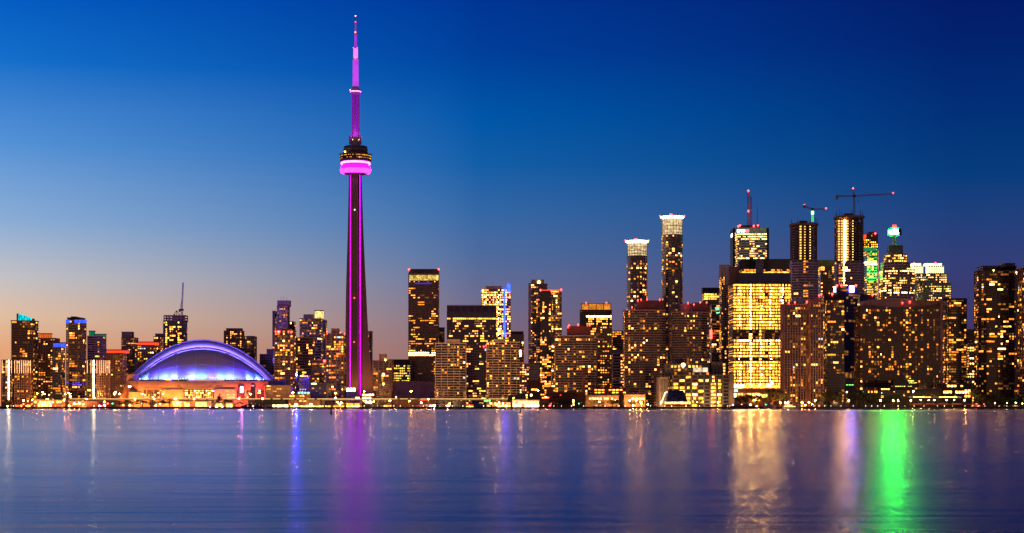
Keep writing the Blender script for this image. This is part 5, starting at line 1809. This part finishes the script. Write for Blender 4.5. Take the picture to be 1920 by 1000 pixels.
b.add([(t.lx(1246), 0, 0), (t.lx(1292), 0, 0), (t.lx(1292), 16, 0), (t.lx(1246), 16, 0), (t.lx(1256), 14, t.lz(732)), (t.lx(1284), 14, t.lz(732))],
      [(0, 3, 2, 1), (0, 1, 5, 4), (1, 2, 5), (2, 3, 4, 5), (3, 0, 4)])
b.build('glass_roof', G_BLU, t.root)
b = MB()
pts = [(1238, 759), (1243, 748), (1240, 756), (1247, 737), (1251, 735)]
for p, q in zip(pts, pts[1:]):
    b.tube((t.lx(p[0]), -.8, t.lz(p[1])), (t.lx(q[0]), -.8, t.lz(q[1])), .45, 5)
b.build('light_line', em('zigzag_light', (1, .8, .35), 5), t.root)
b = MB()
for k in range(12):
    p = 1247 + k * 4
    b.box(t.lx(p), t.lx(p + 3), -1.1, -.6, t.lz(757.5), t.lz(754))
b.build('terrace_light_pattern', SHOP, t.root)
t.done()
# podium of the golden office
t = Tower('podium_hall', 'salmon coloured podium with a brilliant white corner below the golden office', 'podium hall', 1375, 1466, 2120, 40)
b = MB()
b.box(t.x0 - t.cx, t.x1 - t.cx, 0, 36, t.lz(737), t.lz(729))
b.box(t.x0 - t.cx + .6, t.x1 - t.cx - .6, 1, 36, 0, t.lz(737.1))
b.build('wall', pm('salmon_stone', (.42, .20, .10), .8), t.root)
for (a, c, r0_, r1_, m_) in ((1375.5, 1394, 722, 727.6, em('podium_white_light', (1, .9, .6), 9, sample=True)), (1376, 1383, 730.5, 735, TEALC), (1376, 1380, 738, 745, SHOPW), (1395.5, 1408, 722.5, 728, GOLD), (1411, 1422, 722.5, 728, GOLD), (1425, 1437, 722.5, 728, GOLD), (1440, 1462, 722.5, 728, GOLD),
                         (1384, 1408, 738, 741, SHOP), (1411, 1424, 738, 752, SHOP), (1426, 1438, 740, 746, SHOP)):
    b = MB()
    b.box(t.lx(a), t.lx(c), -.6, -.05, t.lz(r1_), t.lz(r0_))
    b.build('window', m_, t.root)
for p in (1394.5, 1409, 1423.5, 1438.5):
    t.lamp(p, 722.8, HOT, 1.2, -1)
b = MB()
b.box(t.lx(1445), t.lx(1449.5), -1.2, -.7, t.lz(721), t.lz(715))
b.box(t.lx(1440), t.lx(1445), -1.2, -.7, t.lz(724.5), t.lz(720.5))
b.build('sign', em('violet_white_sign_light', (.45, .35, 1), 4), t.root)
t.done()
# right side low buildings
shed('terrace_house', 'low house with slanted dark wall strips below the wide curved slab', 'terrace house', 1648, 1765, 727, 1985, 26, BLACK, 'slope', wins=[(1652, 1668, 729, 731, 4, PALE), (1675, 1678, 734, 735.5, 1, WARM), (1693, 1697, 739, 743, 1, WARM), (1700, 1706, 733, 736.5, 1, AMB), (1652, 1655, 736, 738, 1, COOL), (1651, 1657, 742, 746, 1, SHOPR), (1744, 1750, 739, 741, 1, DIM)], rh=5)
shed('lit_trellis', 'yellow green lit trellis with strings of light over the slanted low house', 'trellis', 1678, 1719, 712.5, 2040, 6, DARK, bot=726, wins=[(1702, 1714, 713.3, 715.5, 4, em('trellis_lime_light', (.95, .9, .15), 1.8, .5, cell=1.5)), (1704, 1719, 717, 719, 5, MATS['trellis_lime_light']), (1678, 1710, 724, 725.2, 8, MATS['trellis_lime_light'])])
shed('canopy', 'long thin golden lit canopy above the right quay', 'canopy', 1705, 1802, 743.6, 1915, 8, DARK, bot=746, wins=[(1705.5, 1753, 744.1, 745.3, 1, SHOP), (1754, 1801, 744.1, 745.3, 1, SHOP)], over_=.2)
shed('shopping_block', 'low black block with amber windows and a bright orange corner', 'shopping block', 1766, 1822, 720, 2010, 24, BLACK, wins=[(1769, 1806, 722.5, 725.5, 6, SHOP), (1768, 1808, 733.5, 737.5, 7, SHOP), (1808, 1820, 731, 738, 2, em('corner_blaze_light', (1, .3, .05), 7, sample=True)), (1808, 1820, 741, 745, 2, SHOPR)])
shed('terrace_house', 'low brown house with orange windows between the dark trees, left of the slanted house', 'terrace house', 1616, 1646, 731, 1985, 18, BLACK, wins=[(1627, 1645, 733.5, 736.5, 6, SHOPR), (1617, 1620, 734, 735.5, 1, COOL)])
shed('annex_building', 'faint grey annex with lit panels between the blue black condo and the curved slab', 'annex', 1584, 1604, 697, 2160, 18, GREY, wins=[(1585, 1603, 699, 709, 9, DIM), (1586, 1601, 721.5, 722.5, 3, GRNC)])
shed('hedge_wall', 'low wall lit red along the right quay under the golden canopy', 'wall', 1706, 1836, 756.2, 1880, 1.5, pm('red_lit_wall', (.40, .14, .06), .9), bot=759.6, wins=[(1708, 1805, 756.9, 758, 4, em('dim_red_wall_light', (1, .12, .03), .8, .3))], over_=.15)

# elevated road bridge with a glow strip added along its parapet
t = thing('road_bridge', 'long low elevated road bridge with a thin yellow line for its traffic trail', 'road bridge', (X(520, 2010), 2010, GZ))
b = MB()
x0, x1 = X(130, 2010) - t.location.x, X(962, 2010) - t.location.x
zd = Z(748.4, 2010) - GZ
b.box(x0, x1, 2, 18, zd - 1.6, zd)
b.build('deck', CONC, t)
b = MB()
b.box(x0, x1, 1.5, 2.0, zd - .9, zd + .5)
b.box(x0, x1, 18.0, 18.5, zd - .9, zd + .5)
b.build('parapet', BEIGE, t)
xx = x0 + 8
while xx < x1:
    b = MB()
    b.box(xx - .9, xx + .9, 4, 16, 0, zd - 1.61)
    b.box(xx - 1.5, xx + 1.5, 2.6, 17.4, zd - 3.0, zd - 1.62)
    b.build('pier', CONC, t)
    xx += 30
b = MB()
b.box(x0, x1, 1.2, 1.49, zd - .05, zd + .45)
b.build('traffic_glow_strip', em('traffic_yellow_glow', (1, .62, .24), 1.5), t)  # stands for the light trail of moving traffic


# ---------------------------------------------------------------- lamps
ORA = em('sodium_orange_lamp', (1, .2, .02), 600, sample=True)
GOL = em('golden_lamp', (1, .34, .06), 500, sample=True)
WHI = em('white_lamp', (1, .55, .24), 350, sample=True)
REL = em('red_street_lamp', (1, .02, .02), 60, sample=True)
GRL = em('green_signal_lamp', (.1, 1, .45), 12, sample=True)
BLL = em('blue_flood_lamp', (.015, .025, 1), 5000, sample=True)
PIL = em('pink_white_lamp', (1, .12, .4), 160, sample=True)
LIL_ = em('lime_park_lamp', (.8, 1, .2), 26, sample=True)
POLE = pm('lamp_pole_steel', (.16, .14, .13), .5)
COLN = {ORA: 'orange', GOL: 'golden', WHI: 'white', REL: 'red', GRL: 'green', BLL: 'blue', PIL: 'pink', LIL_: 'lime'}
ZONES = [(0, 62, 'the far left lit fin block'), (62, 128, 'the long golden glass pavilion'), (128, 200, 'the dark red lit warehouse'), (200, 318, 'the park left of the stadium'),
         (318, 440, 'the beige arcade below the stadium'), (440, 500, 'the dark motor yacht'), (500, 610, 'the grey boathouse and quay shops'), (610, 705, 'the needle tower foot'), (705, 815, 'the long black marina shed'),
         (815, 915, 'the left gridded condo'), (915, 1012, 'the sloping roofed hall'), (1012, 1100, 'the black silo plant'), (1100, 1225, 'the pale terminal sheds'), (1225, 1375, 'the dark glass terminal'),
         (1375, 1462, 'the salmon podium'), (1462, 1535, 'the pink piered condos'), (1535, 1700, 'the dark shore trees'), (1700, 1830, 'the long golden canopy'), (1830, 1925, 'the right edge grove')]
lamps = [(14, 762, ORA, 1), (44, 751.5, ORA, 1), (60, 750, ORA, 1), (70, 738, ORA, 1.1), (80, 736, GOL, 1), (83, 739, ORA, 1.1), (122, 739, ORA, 1.3), (128, 737, ORA, 1.2), (131.5, 739, ORA, 1.2), (120, 751, ORA, 1), (139.5, 757, GOL, 1.2), (149, 756, ORA, 1.2),
         (130, 761, ORA, 1.2), (162, 749, ORA, .9), (214, 739, ORA, 1.3), (217, 735.5, GOL, 1), (224, 739, ORA, 1.3), (241.5, 725, WHI, .8), (245, 725, WHI, .8), (267, 739, ORA, 1), (306, 739, ORA, 1), (253, 749, ORA, 1), (289, 748, ORA, 1), (328, 748, ORA, 1), (231, 760, LIL_, 1), (243, 760, GOL, .7), (292, 760.5, WHI, .8), (300, 757.5, LIL_, 1.1),
         (202, 757, REL, 1.1), (186.5, 761, PIL, 1.2), (196, 754, ORA, 1), (196.5, 760, WHI, 1.1), (190, 762, REL, 1), (211, 757, GRL, 1), (265.5, 757, GRL, .7), (332, 765.2, ORA, 1.7), (329.5, 747.6, ORA, 1), (333, 756, GOL, .8), (364, 748.5, ORA, .8), (393.5, 763.5, PIL, 1.3), (349, 738, ORA, 1.1), (392, 738, ORA, 1.2), (400, 733, PIL, .8), (406, 763, GOL, 1), (417, 763, GOL, .9),
         (470, 739.5, WHI, 1), (486.7, 733, PIL, 1.1), (492, 747.6, ORA, 1.1), (448, 747.6, ORA, 1), (556, 703.4, BLL, 1.7), (549, 736.7, GOL, 1.3), (555, 758.7, GOL, 1.6), (583, 758.4, GOL, 1.6), (629, 746, GOL, 1), (629, 738, GOL, 1.1), (633.6, 754.5, ORA, 1.2), (640, 755, ORA, 1.2), (637, 758, ORA, 1), (683, 734, ORA, 1.2), (695, 754, WHI, 1.5), (701, 753, ORA, 1),
         (731.4, 752, ORA, 1.1), (743, 745, GOL, .8), (770.6, 734, ORA, 1.5), (768, 752, ORA, 1), (790, 755, GOL, 1), (803, 749, ORA, 1.2), (806.7, 761.5, PIL, 1.4), (814.5, 761, WHI, 1.7), (838.5, 761.5, GOL, 1.3), (843, 757, GOL, .9), (931, 759, GOL, 1.1), (943, 757, GOL, .9), (949, 761, GOL, 1), (936, 754, GOL, .8), (996.5, 741, GOL, 1.1), (999, 761, PIL, 1.4), (1031, 761, REL, 1.6), (1033, 757.5, REL, .8), (1009, 733, ORA, 1), (1023.6, 744.7, GOL, .9),
         (1045, 755, LIL_, 1), (1088.6, 755, LIL_, 1), (1085, 757, GRL, .8), (1130, 735, ORA, 1), (1145, 738.6, ORA, .9), (1158, 731, GOL, 1.6), (1162, 734, ORA, .8), (1175, 738, ORA, 1), (1124, 754.5, GOL, 1.2), (1154, 750, LIL_, .9), (1181, 751, GOL, 1.4), (1193, 750.7, GOL, 1.4), (1201, 754, ORA, 1.7), (1203, 757, ORA, 1), (1187, 760, WHI, .9), (1240, 754, GOL, 1.2), (1215, 758.5, GOL, 1.2),
         (1307.5, 754, GOL, 1.2), (1415, 750, GOL, 1.3), (1346, 755, GOL, 1), (1463, 755, ORA, 1.3), (1504, 755, ORA, 1.5), (1517, 754.5, ORA, 1.3), (1528.7, 751, GOL, 1.1), (1510, 760, ORA, 1.2), (1523, 758, ORA, .9), (1587.7, 735, GOL, .9), (1591.5, 751.5, GOL, 1), (1651, 751, GOL, 1), (1674.6, 751, GOL, 1.1), (1684, 751, GOL, .9), (1708, 751, GOL, 1.1), (1712.5, 734, WHI, 1.3), (1726.6, 750, WHI, .8), (1741.6, 750.5, GOL, .8), (1751.6, 750.5, GOL, 1),
         (1775, 750.5, GOL, 1.1), (1789, 750, LIL_, 1.1), (1808, 751, GOL, 1.1), (1811, 735, GOL, 1.6), (1866, 756, GOL, .8), (1888, 756, LIL_, 1), (1904.6, 755.5, LIL_, 1.3), (1917, 757, LIL_, 1), (1831, 757.5, REL, .9), (1845, 758, REL, .7)]
ORD = ['', 'second ', 'third ', 'fourth ', 'fifth ', 'sixth ', 'seventh ', 'eighth ', 'ninth ', 'tenth ']
cnt = {}
tot = {}
zn = lambda p: [z for a, c, z in ZONES if a <= p < c][0]
lamps.sort(key=lambda q: q[0])
for q in lamps:
    tot[(COLN[q[2]], zn(q[0]))] = tot.get((COLN[q[2]], zn(q[0])), 0) + 1
for px, py, mat, r in lamps:
    Y = 1876 if py >= 757 else 1895 if py >= 742 else 2015
    if 2000 < Y and (1225 < px < 1375 or px > 1580):
        Y = 1900
    if mat is BLL:
        Y = 2090
    key = (COLN[mat], zn(px))
    k = cnt.get(key, 0)
    cnt[key] = k + 1
    which = '' if tot[key] == 1 else ('leftmost ' if k == 0 else ORD[k] + 'from left ')
    bt = (Z(748, 2010) if (Y == 2015 and 150 < px < 960 and False) else GZ)
    lp = thing('street_lamp', f'{which}{key[0]} street lamp in front of {key[1]}', 'street lamp', (X(px, Y), Y, bt), 'lamps along the waterfront')
    h = Z(py, Y) - bt
    b = MB()
    b.tube((0, 1.2, 0), (0, 1.2, h + .6), .16, 5, 0, .1)
    b.tube((0, 1.3, h + .6), (0, -.1, h + .75), .09, 4)
    b.build('pole', POLE, lp)
    b = MB()
    b.ball((0, 0, 0), .62 * r, n=8, sz=.8)
    b.build('lamp_head', mat, lp, (0, 0, h))
    if r >= 1.0 and mat in (ORA, GOL, WHI):
        # spot added behind the lamp head to fill the street and facades
        spot('facade_fill_spot', lp, (0, 1.4, h), (0, 60, h + 16), (32000 if px < 1480 else 15000) * r, {ORA: (1, .36, .07), GOL: (1, .55, .2), WHI: (1, .7, .4)}[mat], 150, .6, .6)
# small lights of the quay edge
qs = random.Random(77)
QL = em('quay_white_lamp', (1, .88, .6), 7, .6, cell=2, sample=True)
px = 25
kk = {}
first = None
while px < 1915:
    if not (436 < px < 545 or 1368 < px < 1500 or 205 < px < 300):
        Y = 1862.6
        o = thing('quay_light', '', 'quay light', (X(px, Y), Y, GZ + .35), 'small bollard lights along the quay edge')
        o['label'] = 'tiny bollard light on the quay edge right above the water line'
        if first is None:
            b = MB()
            b.tube((0, 0, 0), (0, 0, .75), .13, 5)
            pme = b.mesh('post', POLE)
            b = MB()
            b.ball((0, 0, .95), .33)
            hme = b.mesh('lamp_head', QL)
            first = (pme, hme)
        link('post', first[0], o)
        link('lamp_head', first[1], o)
    px += 11 + qs.random() * 16

# ---------------------------------------------------------------- boats
NAVB = pm('navy_hull', (.02, .025, .08), .35, spec=.5)
WHB = pm('white_hull', (.62, .58, .55), .4, var=.06)
BLKB = pm('black_hull', (.015, .013, .015), .5)


def hull(b, L_, W_, H_, sheer=.35, m=0, bow=1):
    """boat hull along x, bow towards +x (bow=1) or -x (bow=-1)"""
    st = []
    n = 12
    for i in range(n + 1):
        t = i / n
        wd = W_ / 2 * (1 - max(0, (t - .55) / .45) ** 2.2) * (.88 + .12 * min(1, t * 5))
        wd = max(wd, .05)
        x = (-L_ / 2 + L_ * t)
        zt2 = H_ * (1 + sheer * max(0, t - .3) ** 2 * 2)
        ring = [(bow * x, -wd, zt2), (bow * (x - .02 * L_ * t), -wd * .72, 0), (bow * (x - .02 * L_ * t), wd * .72, 0), (bow * x, wd, zt2)]
        if bow < 0:
            ring = ring[::-1]
        st.append(ring)
    b.loft(st, m)


def boat(name, label, cat, px0, px1, Y, hmat, hh, decks, bow=1, masts=(), lights=(), width=6, group='boats moored along the quay'):
    x0, x1 = X(px0, Y), X(px1, Y)
    L_ = x1 - x0
    r = thing(name, label, cat, ((x0 + x1) / 2, Y, 0), group)
    b = MB()
    hull(b, L_, width, hh, bow=bow)
    b.build('hull', hmat, r)
    z = hh
    for (f0, f1, h, m_, wm) in decks:
        b = MB()
        xa, xb = -L_ / 2 + L_ * f0, -L_ / 2 + L_ * f1
        wd = width * .36
        b.loft([[(xa, -wd, z - .4), (xb, -wd, z - .4), (xb, wd, z - .4), (xa, wd, z - .4)], [(xa + h * .3, -wd * .92, z + h), (xb - h * .5, -wd * .92, z + h), (xb - h * .5, wd * .92, z + h), (xa + h * .3, wd * .92, z + h)]])
        cb = b.build('cabin', m_, r)
        if wm:
            b = MB()
            n = max(2, int((xb - xa) / 2.2))
            for i in range(n):
                c = xa + h * .5 + (xb - xa - h) * (i + .5) / n
                b.box(c - .6, c + .6, -wd - .06, -wd * .9, z + h * .38, z + h * .72)
            b.build('cabin_glazing', wm, cb)
        z += h
    for (f, h) in masts:
        b = MB()
        xx = -L_ / 2 + L_ * f
        b.tube((xx, 0, hh - .3), (xx, 0, h), .16, 5, 0, .07)
        b.tube((xx, 0, hh + 1.4), (xx - L_ * .32 * bow, 0, hh + 1.5), .1, 4)
        b.tube((xx, 0, h * .97), (xx + L_ * .45 * bow if abs(f - .5) < .2 else xx + L_ * .2 * bow, 0, hh), .04, 3)
        b.build('mast', pm('pale_mast', (.45, .42, .38), .5), r)
    for (f, h, m_, rr_) in lights:
        b = MB()
        b.ball((0, 0, 0), rr_)
        b.build('deck_lamp', m_, r, (-L_ / 2 + L_ * f, -width * .38, h))
    return r


boat('motor_yacht', 'large dark navy motor yacht in front of the stadium', 'yacht', 442, 498, 1848, NAVB, 2.2, [(.18, .92, 1.7, NAVB, G_BLK), (.30, .80, 1.3, NAVB, G_BLK), (.42, .66, .9, NAVB, None)], bow=-1,
     lights=[(.42, 3.2, PALE, .35), (.60, 3.2, GOL, .3), (.55, 6.2, WARM, .4)], width=9)
boat('ferry', 'long low navy tour boat with a row of dim windows by the glass terminal', 'tour boat', 1364, 1432, 1850, NAVB, 2.0, [(.04, .84, 1.8, NAVB, G_GRY), (.10, .6, 1.5, NAVB, G_GRY)], lights=[(.06, 3.4, AMB, .5), (.14, 4.8, WHI, .3), (.62, 5, WHI, .4), (.8, 3, GOL, .4), (.38, 5, PALE, .35)], width=9)
boat('workboat', 'grey violet workboat with a tall wheelhouse left of the white tiered yacht', 'workboat', 1433, 1455, 1850, pm('grey_violet_hull', (.26, .19, .24), .6), 3.0, [(.1, .62, 1.8, GREY, None), (.25, .5, 1.8, GREY, G_GRY)], masts=[(.35, 11)], lights=[(.1, 5.0, GRL, .4), (.55, 6, WARM, .5)], width=7)
boat('motor_yacht', 'white tiered motor yacht lit from within below the pink piered condos', 'yacht', 1467, 1499, 1850, WHB, 1.9, [(.02, .80, 1.5, WHB, PALE), (.08, .62, 1.4, WHB, PALE), (.14, .42, 1.2, WHB, None)], lights=[(.3, 7.2, WHI, .4), (.14, 7.0, WHI, .35)], width=7)
boat('schooner', 'long black schooner hull with bare masts in front of the terminal sheds', 'schooner', 1094, 1150, 1850, BLKB, 2.2, [(.3, .45, 1.1, BLKB, None), (.6, .7, 1.0, BLKB, None)], masts=[(.35, 13), (.62, 12)], width=6)
for i, (px, w, mh, lb) in enumerate(((117, 9, 15, 'sailboat with a lit mast below the golden glass pavilion'), (150, 8, 12, 'sailboat with a bare mast below the dark red lit warehouse'), (823, 8, 12, 'sailboat with a bare mast right of the bright white quay lamp'),
                                      (760, 9, 7, 'small dark cabin cruiser below the tall orange lamp'), (722, 11, 7, 'dark cabin cruiser below the short tan tower'), (704, 9, 6, 'small dark launch right of the needle tower foot'), (745, 8, 11, 'small sailboat between two dark cabin cruisers'),
                                      (862, 8, 12, 'sailboat moored in front of the dark boathouse'), (70, 10, 7, 'small dark launch at the far left pavilion'), (168, 8, 10, 'small sailboat left of the park'), (800, 8, 13, 'sailboat moored in front of the red lit quay shop'))):
    sail = 'sailboat' in lb
    boat('sailboat' if sail else 'motorboat', lb, 'sailboat' if sail else 'motorboat', px - w / 2, px + w / 2, 1855, NAVB if i % 2 else BLKB, 1.0, [(.3, .7, .8, WHB if i % 3 == 0 else GREY, None)], masts=[(.45, mh)] if sail else (), width=2.6, bow=1 if i % 2 else -1)


def buoy(px, base, top, label, r, w):
    Y = CH * F / (base - HY)
    o = thing('buoy', label, 'buoy', (X(px, Y), Y, 0))
    h = (base - top) / F * Y
    b = MB()
    b.lathe([(w * .9, -.4), (w, .1), (w, .14 * h), (w * .6, .2 * h)], 16)
    b.build('float', BLKB, o)
    b = MB()
    b.lathe([(w * .55, .2 * h), (w * .38, .62 * h), (w * .40, .66 * h), (w * .40, .84 * h), (w * .2, .86 * h), (w * .16, h)], 12)
    b.build('body', BLKB, o)
    b = MB()
    for a in range(4):
        q = a * math.pi / 2
        b.tube((w * .5 * math.cos(q), w * .5 * math.sin(q), .2 * h), (w * .45 * math.cos(q), w * .45 * math.sin(q), .8 * h), w * .07, 4)
    b.build('cage', BLKB, o)


buoy(620.8, 777, 764, 'slim black channel buoy on the water left of the magenta reflection', 0, .55)
buoy(976, 773.5, 766, 'small black buoy on the water in front of the sloping roofed hall', 0, .62)

# ---------------------------------------------------------------- trees
LEAF = [pm('leaf_dark', (.035, .05, .018), .8, var=.4, scale=.8), pm('leaf_mid', (.055, .085, .02), .8, var=.4, scale=.8), pm('leaf_olive', (.09, .10, .025), .8, var=.4, scale=.8)]
BARK = pm('bark', (.06, .04, .03), .9)


def make_tree(seed, mat, spread=1.0, tall=1.0, n=760):
    """unit tree about 10 m high: tapered trunk with limbs, crown of leaf clumps"""
    rg = random.Random(seed)
    tb = MB()
    tb.tube((0, 0, 0), (.1, 0, 3.6 * tall), .34, 7, 0, .22)
    ends = []
    for i in range(9):
        a = rg.random() * 6.28
        l_ = (1.6 + 2.2 * rg.random()) * spread
        z0 = (2.2 + 2.2 * rg.random()) * tall
        e_ = (l_ * math.cos(a), l_ * math.sin(a), z0 + 1.2 + 3.4 * rg.random())
        tb.tube((0.05, 0, z0), e_, .14, 5, 0, .05)
        ends.append(e_)
    ends.append((0, 0, 8.2 * tall))
    tb.tube((.1, 0, 3.6 * tall), (0, 0, 8.2 * tall), .2, 5, 0, .06)
    lb_ = MB()
    clumps = [(x + rg.uniform(-.6, .6), y + rg.uniform(-.6, .6), z + rg.uniform(-.5, .8), .9 + .9 * rg.random()) for x, y, z in ends for _ in range(3)]
    for _ in range(n):
        cx, cy, cz, cr = rg.choice(clumps)
        v = Vector((rg.gauss(0, 1), rg.gauss(0, 1), rg.gauss(0, .8))).normalized() * cr * rg.random() ** .4
        p = Vector((cx, cy, cz)) + v
        s_ = .22 + .25 * rg.random()
        u = Vector((rg.gauss(0, 1), rg.gauss(0, 1), rg.gauss(0, 1))).normalized()
        w = u.cross(Vector((rg.gauss(0, 1), rg.gauss(0, 1), rg.gauss(0, 1)))).normalized()
        lb_.add([tuple(p - u * s_), tuple(p + w * s_ * .55), tuple(p + u * s_), tuple(p - w * s_ * .55)], [(0, 1, 2, 3)])
    return tb.mesh('trunk', BARK), lb_.mesh('crown', mat)


TM = [make_tree(1, LEAF[0], 1.1), make_tree(2, LEAF[0], 1.3, .95), make_tree(3, LEAF[1], 1.0), make_tree(4, LEAF[1], 1.2), make_tree(5, LEAF[2], 1.1), make_tree(6, LEAF[0], .7, 1.2, 600)]
trees = [(212, 14, 753, 2), (224, 18, 752, 4), (236, 18, 750, 2), (250, 20, 751, 3), (267, 22, 750, 0), (282, 16, 754, 4), (294, 18, 753, 3), (306, 14, 752, 2), (318, 24, 745, 1), (405, 20, 748, 1), (424, 22, 747.5, 0), (433, 14, 750, 0), (456, 16, 749, 1), (412, 12, 741, 5), (640, 12, 757, 0), (682, 16, 756, 4), (746, 24, 747, 1), (766, 22, 748, 0), (785, 24, 747, 1), (804, 18, 749, 0),
         (1024, 14, 755, 3), (1032, 14, 753, 4), (1047, 16, 753, 2), (1060, 22, 748, 0), (1074, 20, 750, 1), (1089, 14, 754, 3), (1123, 15, 750, 4), (1148, 13, 749, 3), (1156, 15, 749, 2), (1165, 14, 751, 2), (1184, 12, 753, 4), (1212, 10, 735, 5), (1219, 10, 737, 5), (1228, 9, 738, 5), (1308, 16, 750, 2), (1340, 12, 756, 2),
         (1388, 20, 742, 2), (1399, 28, 735, 0), (1418, 20, 740, 2), (1432, 22, 732, 1), (1448, 34, 726, 0), (1460, 24, 729, 1), (1468, 14, 745, 1), (1530, 16, 744, 1), (1544, 24, 736, 0), (1558, 30, 733, 1), (1575, 28, 734, 0), (1592, 22, 741, 1), (1606, 28, 728, 0), (1622, 30, 731, 1), (1640, 30, 736, 0), (1660, 24, 742, 1), (1672, 22, 740, 0), (1690, 26, 737, 1), (1656, 12, 748, 3), (1700, 18, 741, 0), (1725, 16, 747, 1), (1750, 14, 750, 1),
         (1826, 24, 729, 0), (1842, 30, 741, 1), (1858, 32, 736, 0), (1876, 34, 739, 1), (1893, 30, 742, 0), (1908, 34, 737, 1), (1921, 26, 741, 0), (1836, 18, 750, 1), (1866, 20, 749, 0)]
tcnt, ttot = {}, {}
trees.sort(key=lambda q: q[0])
tk = lambda q: ('slim dark' if q[3] == 5 else 'lit green' if q[3] in (2, 3, 4) else 'dark', zn(q[0]))
for q in trees:
    ttot[tk(q)] = ttot.get(tk(q), 0) + 1
ty = 0
for i, q in enumerate(trees):
    px, w, top, v = q
    ty += 1
    Y = 1905 + (i * 37 % 5) * 14 if v in (0, 1) else 1882 + (i % 3) * 6
    if 390 < px < 440 or 736 < px < 815:
        Y = 1985 - (i % 3) * 4
    if 1050 < px < 1092:
        Y = 1888
    if 310 < px < 330:
        Y = 1940
    if 1200 < px < 1232:
        Y = 1960
    if px > 1600 and px < 1770:
        Y = 1955 if v in (0, 1) else 1885
    key = tk(q)
    k = tcnt.get(key, 0)
    tcnt[key] = k + 1
    which = '' if ttot[key] == 1 else ('leftmost ' if k == 0 else ORD[k] + 'from left ')
    cat_ = 'tree'
    r = thing('shade_tree' if v != 5 else 'cypress_tree', f'{which}{key[0]} tree in front of {key[1]}', cat_, (X(px, Y), Y, GZ), 'trees along the waterfront')
    h = Z(top, Y) - GZ
    wd = w * Y / F
    for nm, me in zip(('trunk', 'crown'), TM[v]):
        o = link(nm, me, r)
        o.scale = (wd / 7.2, wd / 7.2, h / 9.6)
        o.rotation_euler.z = i * 1.7
